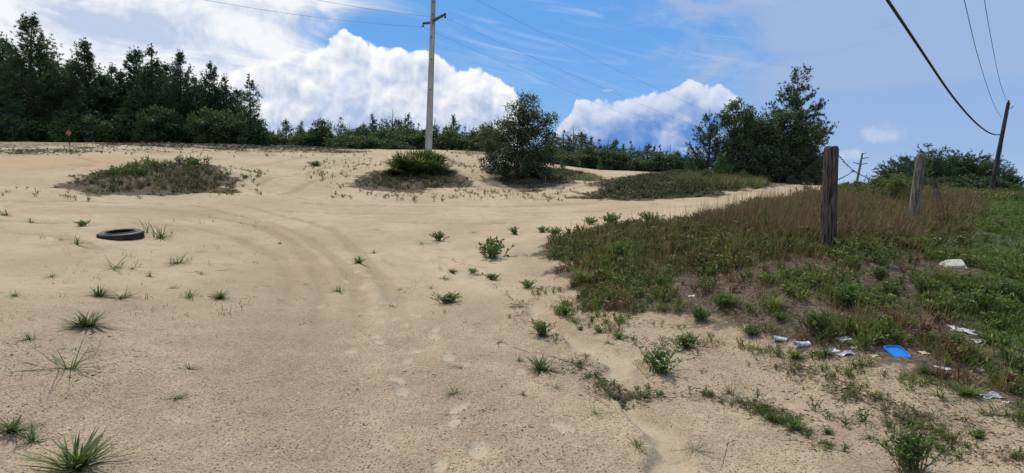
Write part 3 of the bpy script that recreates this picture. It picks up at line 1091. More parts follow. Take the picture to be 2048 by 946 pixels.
BUSH = [broad_proto('scrub', 'scrub', 71, [(0, 0, 0.7, 1.25, 1.0, 0.9), (0.5, 0.2, 1.2, .7, .7, .6), (0, 0, .25, 1.3, 1.0, .4)], 140, 60, 0.13, 4, 0.3, trunk_r=0.03),
        broad_proto('scrub', 'scrub', 72, [(0, 0, 0.6, 1.45, 1.0, 0.75), (-0.6, 0, 1.1, .6, .7, .55), (0, 0, .2, 1.4, 1.0, .4)], 140, 60, 0.13, 4, 0.3, trunk_r=0.03),
        broad_proto('scrub', 'oak', 73, [(0, 0, 1.0, 1.2, 1.0, 1.1), (0.2, 0.2, 1.9, .7, .7, .6), (0, 0, .3, 1.2, 1.0, .4)], 150, 60, 0.13, 3, 0.3, trunk_r=0.04)]
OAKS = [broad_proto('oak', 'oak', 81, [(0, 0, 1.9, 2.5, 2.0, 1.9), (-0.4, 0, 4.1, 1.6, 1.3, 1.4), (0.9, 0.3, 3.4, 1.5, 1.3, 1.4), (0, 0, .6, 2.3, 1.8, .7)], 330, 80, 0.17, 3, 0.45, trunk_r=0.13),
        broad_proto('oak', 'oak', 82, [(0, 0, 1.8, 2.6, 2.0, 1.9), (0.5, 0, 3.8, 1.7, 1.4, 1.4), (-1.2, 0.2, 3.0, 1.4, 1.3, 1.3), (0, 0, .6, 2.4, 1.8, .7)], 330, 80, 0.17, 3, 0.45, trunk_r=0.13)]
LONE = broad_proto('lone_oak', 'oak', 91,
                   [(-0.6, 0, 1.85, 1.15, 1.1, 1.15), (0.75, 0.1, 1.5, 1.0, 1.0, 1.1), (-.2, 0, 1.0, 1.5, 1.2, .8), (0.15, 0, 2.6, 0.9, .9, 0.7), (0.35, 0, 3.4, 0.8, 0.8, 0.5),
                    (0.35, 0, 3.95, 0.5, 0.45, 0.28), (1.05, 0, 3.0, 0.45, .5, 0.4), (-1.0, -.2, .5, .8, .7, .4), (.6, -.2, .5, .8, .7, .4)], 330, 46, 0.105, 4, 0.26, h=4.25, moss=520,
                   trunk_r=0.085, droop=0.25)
VINE = broad_proto('vine_heap', 'scrub', 95, [(0, 0, 0.3, 1.5, 0.9, 0.55), (0.8, 0, .25, 1.2, .8, .45), (-.9, 0, .35, 1.0, .8, .5)], 130, 60, 0.12, 4, 0.25, trunk_r=0.02)
YBUSH = broad_proto('yellow_bush', 'yellow_scrub', 97, [(0, 0, 0.6, 0.95, 0.8, 0.6), (0.4, 0, .85, .6, .6, .45)], 70, 60, 0.08, 4, 0.22, trunk_r=0.02)

# the stand of tall pines on the left
stand = [(62, 35, 47, 0, 1.0, 'tallest broad dark pine near the left edge of the stand'),
         (2, 78, 50, 2, 1.0, 'dark pine cut by the left edge of the photograph'),
         (172, 84, 48, 1, 1.0, 'narrow pointed pine right of the tallest pine'),
         (268, 99, 50, 2, 0.95, 'dark dense pine just left of the twin spiky tops'),
         (303, 88, 48, 3, 1.05, 'spiky-topped pine rising highest in the middle of the stand'),
         (358, 105, 48, 0, 0.8, 'pine with a rounded pointed top right of the stand middle'),
         (420, 128, 49, 1, 0.85, 'slim pine in the falling right-hand part of the stand'),
         (450, 148, 50, 3, 1.0, 'loose pine next to the thin pine at the stand end')]
for px_, tp_, d_, k_, w_, lb in stand:
    by_pixel(PINE[k_], 'pine_tree', lb, 'pine tree', px_, tp_, d_, w_ * 1.22, 'tall pines of the left stand')
by_pixel(SPARSE, 'pine_tree', 'thin open pine with layered branches at the right end of the stand', 'pine tree', 499, 148, 46.5, 1.0, 'tall pines of the left stand', rz=1.0)
for i, (px_, tp_, d_) in enumerate([(28, 118, 53), (108, 135, 53), (138, 150, 50), (222, 126, 53), (243, 145, 50), (328, 130, 54), (203, 150, 49), (390, 150, 53),
                                    (474, 180, 52), (-25, 90, 49), (88, 108, 56), (345, 160, 50), (284, 150, 50), (434, 180, 49), (50, 150, 50), (376, 180, 48), (150, 125, 57), (120, 170, 48)]):
    by_pixel(PINE[i % 4], 'pine_tree', 'shorter dark pine filling the left stand', 'pine tree', px_, tp_, d_, 1.55, 'shorter pines filling the left stand')
for i, (px_, tp_) in enumerate([(10, 225), (60, 215), (105, 222), (150, 232), (205, 228), (250, 225), (300, 245), (345, 232), (395, 236), (430, 222), (470, 228), (508, 240),
                                (330, 218), (180, 215), (-20, 215)]):
    lb = 'dark leafy shrub under the left pine stand'
    o = by_pixel(BUSH[i % 3], 'understory_shrub', lb, 'shrub', px_, tp_, 45.5 + (i % 3) * 0.7, 1.15, 'shrubs under the left pine stand')

# low young pines behind the transmission pole
for i, (px_, tp_) in enumerate([(541, 252), (572, 240), (602, 243), (682, 234), (700, 248), (727, 248), (746, 229), (765, 238), (784, 219), (798, 240), (816, 227), (838, 246),
                                (869, 234), (893, 252), (908, 230), (930, 252), (948, 250), (966, 248), (622, 255), (556, 262), (885, 262), (855, 258)]):
    by_pixel(YOUNG[i % 4], 'young_pine', 'young pine behind the pale concrete pole', 'pine tree', px_, tp_, 53 + (i * 7 % 5) * 1.5, 1.35, 'young pines behind the concrete pole')
by_pixel(BUSH[2], 'round_shrub', 'large rounded dark green shrub among the young pines, left of the small box post', 'shrub', 640, 240, 51, 1.0)
for i, (px_, tp_, d_) in enumerate([(545, 264, 50), (585, 258, 51), (610, 262, 50), (670, 258, 51), (705, 260, 51), (740, 254, 52), (775, 256, 51), (812, 254, 51), (838, 260, 50),
                                    (880, 258, 49.5), (912, 260, 49), (945, 262, 48.5), (965, 272, 46.5), (985, 256, 49)]):
    by_pixel(BUSH[i % 2], 'scrub_bush', 'green scrub bush below the young pines behind the pole', 'shrub', px_, tp_, d_, 1.3, 'scrub below the young pines')
for px_, tp_, d_, lb in [(735, 272, 47.5, 'low vine-covered heap sloping away right of the small box post'), (785, 286, 47, 'lower end of the vine heap beside the palmetto')]:
    by_pixel(VINE, 'vine_heap', lb, 'shrub', px_, tp_, d_, 1.3, 'vine heaps on the crest', rz=0.1)

# row of young pines right of the lone oak
for i, (px_, tp_) in enumerate([(1094, 268), (1111, 266), (1129, 260), (1147, 250), (1164, 264), (1182, 274), (1199, 278), (1217, 276), (1231, 279), (1246, 288), (1261, 282),
                                (1280, 291), (1297, 288), (1309, 292), (1319, 290), (1342, 288), (1356, 302), (1375, 304), (1392, 306), (1136, 280), (1190, 292),
                                (1225, 300), (1270, 304), (1330, 308), (1365, 316)]):
    by_pixel(YOUNG[(i + 1) % 4], 'young_pine', 'young pine in the row right of the lone oak', 'pine tree', px_, tp_, 46 + (i * 5 % 4) * 1.3, 1.5,
             'young pines right of the lone oak')
for i, (px_, tp_) in enumerate([(1108, 292), (1155, 292), (1205, 300), (1250, 304), (1300, 308), (1345, 310), (1385, 316)]):
    by_pixel(BUSH[i % 3], 'scrub_bush', 'dark bush before the pine row right of the lone oak', 'shrub', px_, tp_, 43.5, 1.5, 'bushes before the right pine row')
by_pixel(FRESH, 'small_pine', 'small fresh green pine seedling just right of the lone oak', 'pine tree', 1126, 308, 38, 0.9)
by_pixel(FRESH, 'small_pine', 'pale green little pine before the bushes, left of the curving track', 'pine tree', 1200, 318, 41, 0.9)
by_pixel(FRESH, 'small_pine', 'bright green bushy little pine in front of the dark tree clump', 'pine tree', 1442, 302, 39, 1.25)

# the lone oak
by_pixel(LONE, 'oak_tree', 'lone scrubby oak with drooping grey twigs on its own hummock', 'tree', 1042, 178, 29.5, 1.12, rz=0.0)
# dark clump on the right
by_pixel(OAKS[0], 'oak_tree', 'dark round-topped oak forming the left half of the right-hand clump', 'tree', 1492, 203, 42, 0.95, 'oaks of the right-hand clump', rz=0.3)
by_pixel(OAKS[1], 'oak_tree', 'dark oak in the middle of the right-hand clump below the tall pine', 'tree', 1556, 218, 42.5, 1.0, 'oaks of the right-hand clump', rz=0.0)
by_pixel(OAKS[0], 'oak_tree', 'dark low oak at the right end of the right-hand clump behind the first fence post', 'tree', 1612, 250, 42, 1.0, 'oaks of the right-hand clump', rz=2.0)
by_pixel(TALL, 'pine_tree', 'tall open-crowned pine rising above the right-hand clump of oaks', 'pine tree', 1598, 138, 44, 0.8, rz=0.6)
by_pixel(SIDE, 'pine_tree', 'dark pine with upswept branches on the left flank of the right-hand clump', 'pine tree', 1421, 224, 42, 0.95, rz=2.0)
by_pixel(BUSH[1], 'green_shrub', 'bright green rounded shrub in front of the dark clump beside the pale track', 'shrub', 1490, 342, 36, 0.8)
by_pixel(BUSH[0], 'green_shrub', 'weedy green shrub on the brow left of the little bright pine', 'shrub', 1410, 340, 33, 1.0)

# far right trees
for px_, tp_, d_, k_, lb in [(1790, 326, 72, 0, 'low tree at the left end of the far right-hand grove'), (1818, 318, 74, 1, 'flat-topped tree just left of the second fence post'),
                             (1862, 304, 74, 0, 'pointed tree just right of the second fence post top'), (1898, 318, 76, 1, 'flat-topped tree in the middle of the far right grove'),
                             (1930, 311, 76, 0, 'highest flat-topped tree of the far right grove'), (1962, 315, 74, 1, 'flat tree left of the leaning utility pole'),
                             (1994, 330, 76, 0, 'tree behind the foot of the leaning utility pole'), (2022, 352, 76, 1, 'small low tree at the right end of the far grove')]:
    by_pixel(FLAT[k_], 'grove_tree', lb, 'tree', px_, tp_, d_, 0.95, 'trees of the far right grove')
for i, (px_, tp_) in enumerate([(1805, 358), (1850, 352), (1885, 354), (1920, 350), (1955, 356), (1985, 356), (2010, 366), (2040, 372), (2075, 368)]):
    by_pixel(BUSH[i % 3], 'grove_shrub', 'dark shrub filling the foot of the far right grove', 'shrub', px_, tp_, 70, 1.5, 'shrubs at the foot of the far right grove')
for px_, tp_ in ((1585, 352), (1612, 350), (1640, 352)):
    by_pixel(BUSH[2], 'clump_shrub', 'dark shrub under the right-hand clump beside the first post', 'shrub', px_, tp_, 40, 1.3, 'shrubs under the right-hand clump')
by_pixel(YBUSH, 'yellow_shrub', 'yellow-green leafy shrub where the barbed wire ends', 'shrub', 1766, 346, 19, 1.35)
for i, (px_, tp_) in enumerate([(1690, 364), (1715, 362), (1735, 366), (1790, 368)]):
    by_pixel(YBUSH if i == 3 else BUSH[0], 'low_shrub', 'low green skyline shrub between the fence posts', 'shrub', px_, tp_, 34, 1.2, 'low shrubs on the skyline between the fence posts')


# saw palmetto round the pole foot
def make_palmetto(seed, n, rad):
    r = np.random.default_rng(seed)
    pet, fr = G(), G()
    for i in range(n):
        az = r.uniform(0, 6.28)
        rr = rad * r.random() ** .6
        b = np.array([rr * math.cos(az) * 1.0, rr * math.sin(az) * .8, 0.0])
        el = r.uniform(0.05, 1.3) if i % 6 else r.uniform(-.15, .2)
        out = az + r.normal(0, .5)
        L = r.uniform(0.4, 0.8)
        d = np.array([math.cos(out) * math.cos(el), math.sin(out) * math.cos(el), math.sin(el)])
        tip = b + d * L
        pet.tube([b, b + d * L * .5 + [0, 0, .03], tip], (.012, .01, .007), 3)
        sdv = unit(np.cross(d, [0, 0, 1.0]))
        upv = np.cross(sdv, d)
        k = 15
        an = np.linspace(-1.75, 1.75, k) + r.normal(0, .05, k)
        D = np.cos(an)[:, None] * d + np.sin(an)[:, None] * sdv + upv * r.uniform(-.1, .35, (k, 1)) + np.array([0, 0, -0.12])
        dead = 0.95 if r.random() < 0.2 else r.uniform(.15, .62)
        fr.leaves(np.repeat(tip[None], k, 0), D, r.uniform(.5, .72) * r.uniform(.85, 1.1, k), 0.07, np.clip(dead + r.normal(0, .06, k), 0, 1), r, np.cross(D, upv))
    return Proto([('stem', pet.mesh('palmetto_stem', M['stem'])), ('frond_fan', fr.mesh('palmetto_fronds', M['palm']))], 1.3)


PALM = make_palmetto(3, 150, 1.0)
p = gp(832, 352)
o = plant(PALM, 'saw_palmetto', 'spiky saw palmetto clump at the foot of the pale concrete pole', 'palmetto', (p[0] + .1, p[1] + .5, float(ground(p[0] + .1, p[1] + .5)) - .04), 1.0, 1.0, 0.2)
p2 = gp(800, 352)
plant(PALM, 'saw_palmetto', 'smaller palmetto at the left side of the large palmetto clump', 'palmetto', (p2[0] + .3, p2[1] + .8, float(ground(p2[0] + .3, p2[1] + .8)) - .05), 0.62, 0.62, 2.0)


# ------------------------------------------------------------------ ground cover nobody could count
def grass_proto(seed, n, L, w, spread, th, bend, nseg=2, va=(0.2, 0.75), tall=0.0):
    r = np.random.default_rng(seed)
    g = G()
    an = r.uniform(0, 6.28, n)
    rr = spread * np.sqrt(r.random(n))
    b = np.stack([rr * np.cos(an), rr * np.sin(an), np.full(n, -0.01)], -1)
    g.blades(b, an + r.normal(0, .8, n), r.uniform(th[0], th[1], n), r.uniform(bend[0], bend[1], n), L * r.uniform(.5, 1.15, n), w * r.uniform(.7, 1.3, n), nseg, r.uniform(va[0], va[1], n))
    if tall:
        k = max(2, n // 6)
        g.blades(np.repeat([[0, 0, 0.0]], k, 0) + r.normal(0, spread * .4, (k, 3)) * [1, 1, 0], r.uniform(0, 6.28, k), r.uniform(0, .3, k), r.uniform(0, .4, k), L * tall * r.uniform(.7, 1.2, k), w * .7, nseg, r.uniform(.7, 1, k))
    return g.get()


def weed_proto(seed, stems, hgt, spread, nleaf, leaf, va=(0.2, 0.75), stemg=False):
    r = np.random.default_rng(seed)
    g, sg = G(), G()
    for k in range(stems):
        an = r.uniform(0, 6.28)
        th = r.uniform(0.05, 1.0)
        L = hgt * r.uniform(.6, 1.1) / max(.45, math.cos(th * .6))
        d = np.array([math.sin(th) * math.cos(an) * spread / hgt, math.sin(th) * math.sin(an) * spread / hgt, math.cos(th)])
        b = np.array([r.normal(0, spread * .15), r.normal(0, spread * .15), 0])
        q = np.linspace(.2, 1, nleaf)[:, None]
        P_ = b + d * q * L + np.array([0, 0, 1]) * .12 * L * np.sin(q * 3.1)
        sg.tube([b - [0, 0, .02], b + d * L * .5 + [0, 0, .12 * L], b + d * L], (leaf * .09, leaf * .07, leaf * .03), 3, cap=False)
        D_ = unit(r.normal(0, .8, (nleaf, 3)) + d * .6 + [0, 0, .35])
        g.leaves(P_, D_, leaf * r.uniform(.6, 1.2, nleaf), leaf * .4, np.clip(r.uniform(va[0], va[1]) + (q[:, 0] - .5) * .25 + r.normal(0, .1, nleaf), 0, 1), r)
    if stemg:
        return g, sg
    g.add(*sg.get())
    return g.get()


def sample(poly, dens, r0, pw=2.0, mask=None, rmax=80, seed=0, wide=50):
    r = np.random.default_rng(seed)
    P_ = WP[poly] if isinstance(poly, str) else poly
    lo, hi = P_.min(0), P_.max(0)
    n = int(np.prod(hi - lo) * dens)
    out = []
    for i in range(0, n, 200000):
        m = min(200000, n - i)
        x, y = r.uniform(lo[0], hi[0], m), r.uniform(lo[1], hi[1], m)
        rr = np.hypot(x, y)
        k = (r.random(m) < 1 / (1 + (rr / r0) ** pw)) & (rr < rmax) & (rr > 2.2) & (np.abs(np.degrees(np.arctan2(x, y))) < wide)
        out.append(np.stack([x[k], y[k]], -1))
    p = np.concatenate(out)
    if len(p) == 0:
        return np.zeros((0, 3))
    d = seg_dist(p[:, 0], p[:, 1], P_)
    p = p[d + (fbm(p[:, 0], p[:, 1], .9, 3, 12.0) - .5) * 1.4 > 0]
    if mask is not None:
        p = p[r.random(len(p)) < mask(p[:, 0], p[:, 1])]
    return np.concatenate([p, ground(p[:, 0], p[:, 1])[:, None]], 1)


def stuff(name, label, protos, pos, smin, smax, mt, seed=0, probs=None, dv=0.12, zs=None):
    r = np.random.default_rng(seed)
    n = len(pos)
    which = r.choice(len(protos), n, p=probs)
    g = tile(protos, which, pos, r.uniform(0, 6.28, n), r.uniform(smin, smax, n), r.normal(0, dv, n), zs)
    o = g.part(name, M[mt])
    tag(o, label, 'vegetation', kind='stuff')
    return o


LITTER_PX = [(1561, 682, .12), (1603, 694, .14), (1690, 708, .16), (1662, 702, .1), (1689, 675, .12), (1795, 712, .3), (1795, 726, .22), (1750, 712, .08), (1848, 704, .08),
             (1926, 660, .2), (1960, 681, .14), (1889, 735, .17), (1963, 741, .06), (1982, 793, .2), (2017, 806, .1), (1384, 592, .1), (1915, 541, .26), (1915, 552, .2)]
LITTER_W = gcast([q[0] for q in LITTER_PX], [q[1] for q in LITTER_PX])


def off_road(x, y):
    return rill_clear(x, y) * (seg_dist(x, y, WP['road']) < 0.1)


def rill_clear(x, y):
    k = (rill_dist(x, y) > 0.13).astype(float)
    for p_, (_, _, rr) in zip(LITTER_W, LITTER_PX):
        k *= np.hypot(x - p_[0], y - p_[1] + .06) > rr
    return k

SHORT = [grass_proto(100 + i, 16, 0.16, 0.011, 0.10, (0.1, 1.0), (0.2, 1.0)) for i in range(4)]
TALLG = [grass_proto(110 + i, 14, 0.36, 0.009, 0.09, (0.0, 0.5), (0.1, 0.8), 2, (0.2, 0.8), 1.35) for i in range(4)]
LOWW = [weed_proto(120 + i, 7, 0.15, 0.13, 7, 0.05) for i in range(4)]
TURF = [grass_proto(130 + i, 18, 0.11, 0.010, 0.11, (0.1, 1.1), (0.2, 1.0)) for i in range(3)] + [weed_proto(134 + i, 6, 0.11, 0.12, 6, 0.045) for i in range(2)]
COVER = [grass_proto(140 + i, 14, 0.22, 0.022, 0.18, (0.1, 1.2), (0.2, 1.0), 1) for i in range(3)] + [weed_proto(144 + i, 6, 0.2, 0.2, 5, 0.09) for i in range(3)]

# bank behind the fence post: dense low cover, then taller dry grass, then the patchy front slope
pos = sample('dense', 110, 10, 2.2, seed=1)
stuff('bank_grass', 'dense dark green and brown low grass covering the bank', SHORT + LOWW + TALLG[:2], pos, 0.8, 1.6, 'bankgrass', 1,
      [.16] * 4 + [.07] * 4 + [.04] * 2)
pos = sample('rust', 95, 12, 2.0, lambda x, y: np.clip(2.6 * (fbm(x, y, .8, 3, 77.0) - .22), 0.1, 1), seed=2)
stuff('dry_grass', 'tall reddish brown dry grass around the two fence posts', TALLG, pos, 0.7, 1.35, 'rust', 2)
pos = sample('bank', 260, 8, 2.0, lambda x, y: rill_clear(x, y) * np.clip(4.2 * (fbm(x, y, 1.1, 4, 5.0) - .42), 0.10, 1), 22, seed=3)
stuff('slope_grass', 'patchy short green grass on the littered front slope of the bank', SHORT + LOWW, pos, 0.4, 1.15, 'grass', 3)
fr = wpoly([(1100, 570), (1300, 640), (1450, 665), (1600, 700), (1900, 760), (2120, 850), (2120, 960), (1850, 930), (1500, 800), (1350, 740), (1200, 690), (1060, 600)])
pos = sample(fr, 520, 6, 2.0, lambda x, y: rill_clear(x, y) * np.clip(4.5 * (fbm(x, y, 1.4, 4, 63.0) - .50), 0.03, 1), 22, seed=33)
stuff('spilled_grass', 'thin grass and runners creeping over the gravel below the bank', SHORT + LOWW, pos, 0.15, 0.6, 'grass', 33)
pos = sample('bank', 200, 8, 2.0, lambda x, y: off_road(x, y) * np.clip(4.0 * (fbm(x, y, .9, 4, 205.0) - .36), 0.15, 1), 22, seed=34)
stuff('slope_straw', 'brown straw and olive weeds between the greener patches on the front slope', SHORT + TALLG[:2] + LOWW, pos, 0.3, 0.9, 'rust', 34, dv=.25)
strip = wpoly([(1440, 668), (1560, 688), (1700, 712), (1850, 745), (2080, 800), (2080, 835), (1900, 778), (1750, 742), (1600, 722), (1480, 705), (1400, 690)])
pos = sample(strip, 420, 8, 2.0, lambda x, y: rill_clear(x, y) * np.clip(4 * (fbm(x, y, 1.8, 3, 44.0) - .36), 0.1, 1), 22, seed=35)
stuff('edge_grass', 'strip of low green grass along the gravel edge below the litter', SHORT + TURF[:3], pos, 0.35, 0.8, 'grass', 35)
pos = sample('road', 260, 9, 1.45, lambda x, y: rill_clear(x, y) * np.clip(3.0 * (fbm(x, y, .9, 3, 15.0) - .2), 0.3, 1), 60, seed=4)
stuff('roadside_turf', 'lush green turf along the right edge', TURF, pos, 0.6, 1.15, 'turf', 4, [.32, .31, .31, .03, .03])
# far field behind the posts
pf = wpoly([(1600, 384), (1700, 379), (1850, 380), (2100, 392), (2100, 402), (1850, 405), (1600, 402)])
pos = sample(pf, 8, 40, 2.0, seed=5)
stuff('field_grass', 'dull green rough grass on the brow behind the fence posts', COVER, pos, 0.8, 1.6, 'bankgrass', 5)
# hummocks in the sand
for nm, lab, key, dn, sc_ in (('hummock_cover', 'low scrubby cover on the left sand hummock', 'mound', 16, 1.0), ('hummock_cover', 'low scrubby cover round the palmetto', 'palm', 13, 0.9),
                              ('hummock_cover', 'low weedy cover under the lone oak', 'oak', 12, 1.0), ('hummock_cover', 'low grassy cover between the two sand tracks', 'mid', 13, 1.15)):
    pos = sample(key, dn * 9, 25, 2.0, lambda x, y: np.clip(3 * (fbm(x, y, .7, 3, 31.0) - .24), .25, 1), seed=hash(key) % 97 if False else len(key))
    ins = np.clip(seg_dist(pos[:, 0], pos[:, 1], WP[key]) / 1.1, 0.12, 1)
    pos = pos[np.random.default_rng(2).random(len(pos)) < .25 + .75 * ins]
    ins = np.clip(seg_dist(pos[:, 0], pos[:, 1], WP[key]) / 1.1, 0.3, 1)
    stuff(nm, lab, COVER, pos, 0.45 * sc_, 1.1 * sc_, 'mound', 6 + len(key), zs=ins, dv=.2)
# greener top of the left hummock
pt = wpoly([(215, 352), (260, 338), (300, 328), (345, 323), (390, 326), (432, 331), (425, 338), (350, 340), (270, 352), (210, 362)])
pos = sample(pt, 16, 40, 2.0, seed=8)
stuff('hummock_weeds', 'fresh green weeds along the top of the left hummock', LOWW + TURF[3:], pos, 1.2, 2.4, 'weed', 8)
pt = wpoly([(1100, 352), (1130, 340), (1170, 345), (1200, 350), (1195, 358), (1150, 362), (1110, 362)])
pos = sample(pt, 14, 40, 2.0, seed=9)
stuff('track_weeds', 'bright green grass beside the curving track right of the lone oak', COVER[:3], pos, 0.6, 1.1, 'lime', 9)
pt = wpoly([(1330, 372), (1380, 352), (1440, 350), (1540, 366), (1500, 378), (1400, 380)])
pos = sample(pt, 10, 40, 2.0, seed=10)
stuff('brow_grass', 'taller pale green grass on the brow before the dark clump', [grass_proto(160 + i, 16, .55, .02, .2, (0, .5), (.1, .7), 2, (.3, .9)) for i in range(3)], pos, 0.6, 1.2, 'bankgrass', 10)
# scattered yellowish sprouts on open sand
SPR = [weed_proto(170 + i, 3, 0.07, 0.07, 4, 0.05, (0.3, 0.9)) for i in range(3)] + [grass_proto(174 + i, 6, .1, .008, .05, (.1, 1.2), (.2, .8), 1) for i in range(2)]
chunks = []
for k, (pl, dn) in enumerate((([(425, 340), (520, 338), (545, 372), (530, 395), (430, 396), (380, 392), (480, 376)], 6.5), ([(690, 380), (960, 378), (1060, 384), (1010, 402), (800, 404), (660, 398)], 4.5),
                              ([(625, 322), (760, 318), (790, 325), (700, 350), (690, 380), (630, 372), (600, 345)], 3.2), ([(905, 330), (985, 332), (980, 350), (1000, 372), (960, 370), (920, 345)], 4.0),
                              ([(1000, 385), (1170, 372), (1230, 357), (1180, 396), (1140, 406), (1010, 402)], 4.0), ([(-60, 378), (110, 380), (330, 396), (200, 402), (-60, 398)], 3.0),
                              ([(-60, 292), (250, 295), (560, 302), (750, 306), (740, 314), (300, 312), (-60, 310)], 1.6), ([(860, 300), (960, 306), (990, 330), (900, 330)], 3.0))):
    chunks.append(sample(wpoly(pl), dn * 1.6, 60, 2.0, rill_clear, seed=20 + k))
pos = np.concatenate(chunks)
stuff('sand_sprouts', 'tiny yellow-green sprouts scattered over the open sand', SPR, pos, 0.8, 1.9, 'sprout', 11)
FINE = [grass_proto(176 + i, 9, .09, .006, .05, (.2, 1.4), (.1, .8), 2, (.3, .95)) for i in range(3)]
pos = np.concatenate([sample(wpoly([(-60, 430), (600, 430), (640, 560), (420, 660), (-60, 800)]), 7, 30, 2.0, lambda x, y: np.clip(5 * (fbm(x, y, .7, 3, 120.0) - .5), 0.02, 1), seed=50),
                      sample(wpoly([(640, 520), (900, 500), (1090, 560), (1290, 720), (1350, 946), (800, 946)]), 7, 30, 2.0, lambda x, y: np.clip(5 * (fbm(x, y, .8, 3, 130.0) - .52), 0.03, 1), seed=51)])
stuff('sand_grass', 'sparse fine grass shoots scattered over the near sand', FINE, pos, 0.5, 1.6, 'grass', 14)
# dead litter: leaf bits on the bank, under the trees and on the berm
LIT = []
for i in range(3):
    r = np.random.default_rng(180 + i)
    g = G()
    n = 9
    b = np.concatenate([r.normal(0, .09, (n, 2)), r.uniform(.003, .02, (n, 1))], 1)
    d = np.concatenate([r.normal(0, 1, (n, 2)), r.normal(0, .15, (n, 1))], 1)
    g.leaves(b, d, r.uniform(.03, .09, n), .012, r.random(n), r)
    LIT.append(g.get())
bank_l = sample('bank', 110, 9, 2.0, lambda x, y: rill_clear(x, y) * .8, 30, seed=30)
fore_l = sample(wpoly([(-60, 560), (700, 540), (1080, 560), (1300, 660), (1800, 740), (2100, 860), (2100, 1000), (-60, 1000)]), 16, 6, 2.0,
                lambda x, y: np.clip(6 * (fbm(x, y, .8, 3, 90.0) - .5), .05, 1), 12, seed=31)
r = np.random.default_rng(60)
CR = []
for pl in ([(1320, 795), (1450, 800), (1560, 850), (1650, 892)], [(1640, 760), (1720, 790), (1800, 830), (1950, 852)], [(1480, 800), (1530, 820), (1590, 852)], [(1790, 840), (1850, 860), (1960, 905), (2048, 920)],
           [(1560, 735), (1640, 765), (1740, 800)], [(1240, 800), (1290, 790), (1400, 770)], [(1130, 720), (1200, 760), (1250, 805)], [(960, 545), (1030, 590), (1050, 640), (1110, 690)],
           [(1100, 580), (1180, 640), (1290, 690), (1400, 700)], [(1180, 590), (1300, 650), (1420, 690)]):
    a = np.array(pl, float)
    u = r.random(85)
    q = gcast(np.interp(u, np.linspace(0, 1, len(a)), a[:, 0]), np.interp(u, np.linspace(0, 1, len(a)), a[:, 1]))[:, :2] + r.normal(0, .07, (85, 2))
    CR.append(q[r.random(85) < np.clip(4 * (fbm(q[:, 0], q[:, 1], 2.5, 2, 18.0) - .3), .1, 1)])
CR = np.concatenate(CR)
CR = np.concatenate([CR, ground(CR[:, 0], CR[:, 1])[:, None]], 1)
stuff('creeping_grass', 'creeping grass runners in lines over the right-hand gravel', SHORT + LOWW, CR, 0.12, 0.38, 'grass', 61, dv=.2)
fr_l = sample(fr, 260, 6, 2.0, lambda x, y: rill_clear(x, y) * np.clip(5 * (fbm(x, y, 1.2, 3, 150.0) - .48), .06, 1), 12, seed=36)
fore_l = np.concatenate([fore_l, fr_l, CR + r.normal(0, .04, CR.shape) * [1, 1, 0], CR + r.normal(0, .05, CR.shape) * [1, 1, 0]])
fore_l[:, 2] = ground(fore_l[:, 0], fore_l[:, 1])
stuff('plant_litter', 'dark dead leaf bits and straw strewn over the bank and sand', LIT, np.concatenate([bank_l, fore_l]), 0.25, 0.85, 'litter', 12)
bl = wpoly([(-60, 302), (150, 298), (230, 289), (560, 292), (760, 301), (720, 307), (560, 306), (300, 304), (-60, 308)])
p1 = sample(bl, 26, 60, 2.0, lambda x, y: np.clip(3 * (fbm(x, y, .5, 3, 40.0) - .35), .1, 1), seed=32)
BL2 = [tuple((V * 3.2, T, A)) for V, T, A in LIT]
stuff('berm_litter', 'grey brown dead scrub on the sandy berm under the trees', BL2 + COVER[:2], p1, 0.7, 1.3, 'litter', 13)

# gravel: loose chips on the packed sand in front
m_, t_, b_, co_ = mat('gravel_chips', 0.8, 0.3)
t_.put(b_.inputs['Base Color'], t_.mix(t_.attr('v'), (0.10, 0.075, 0.06), (0.62, 0.55, 0.45)))
M['chips'] = m_
OCT = []
for i in range(4):
    r = np.random.default_rng(190 + i)
    V = np.array([(1, 0, 0), (0, 1, 0), (-1, 0, 0), (0, -1, 0), (0, 0, 1), (0, 0, -1)], float) * r.uniform(.6, 1.1, (6, 1)) * [1, 1, .7]
    T = np.array([(0, 1, 4), (1, 2, 4), (2, 3, 4), (3, 0, 4), (1, 0, 5), (2, 1, 5), (3, 2, 5), (0, 3, 5)])
    OCT.append((V, T, np.full(6, 0.5)))
fg = wpoly([(-80, 640), (500, 560), (1000, 600), (1200, 700), (1500, 720), (1800, 745), (2120, 830), (2120, 1060), (-80, 1060)])
pos = sample(fg, 420, 4.5, 3.0, rill_clear, 9, seed=40)
edge = sample(wpoly([(1560, 722), (1700, 742), (1850, 772), (2048, 826), (2048, 842), (1850, 795), (1700, 762), (1560, 740)]), 900, 8, 2.0, None, 9, seed=41)
pos = np.concatenate([pos, edge])
r = np.random.default_rng(42)
g = tile(OCT, r.integers(0, 4, len(pos)), pos, r.uniform(0, 6.28, len(pos)), np.exp(r.normal(-5.45, .38, len(pos))), np.where(r.random(len(pos)) < .75, r.uniform(-.5, -.2, len(pos)), r.uniform(.0, .5, len(pos))))
tag(g.part('gravel', M['chips']), 'loose gravel chips on the packed sand', 'gravel', kind='stuff')


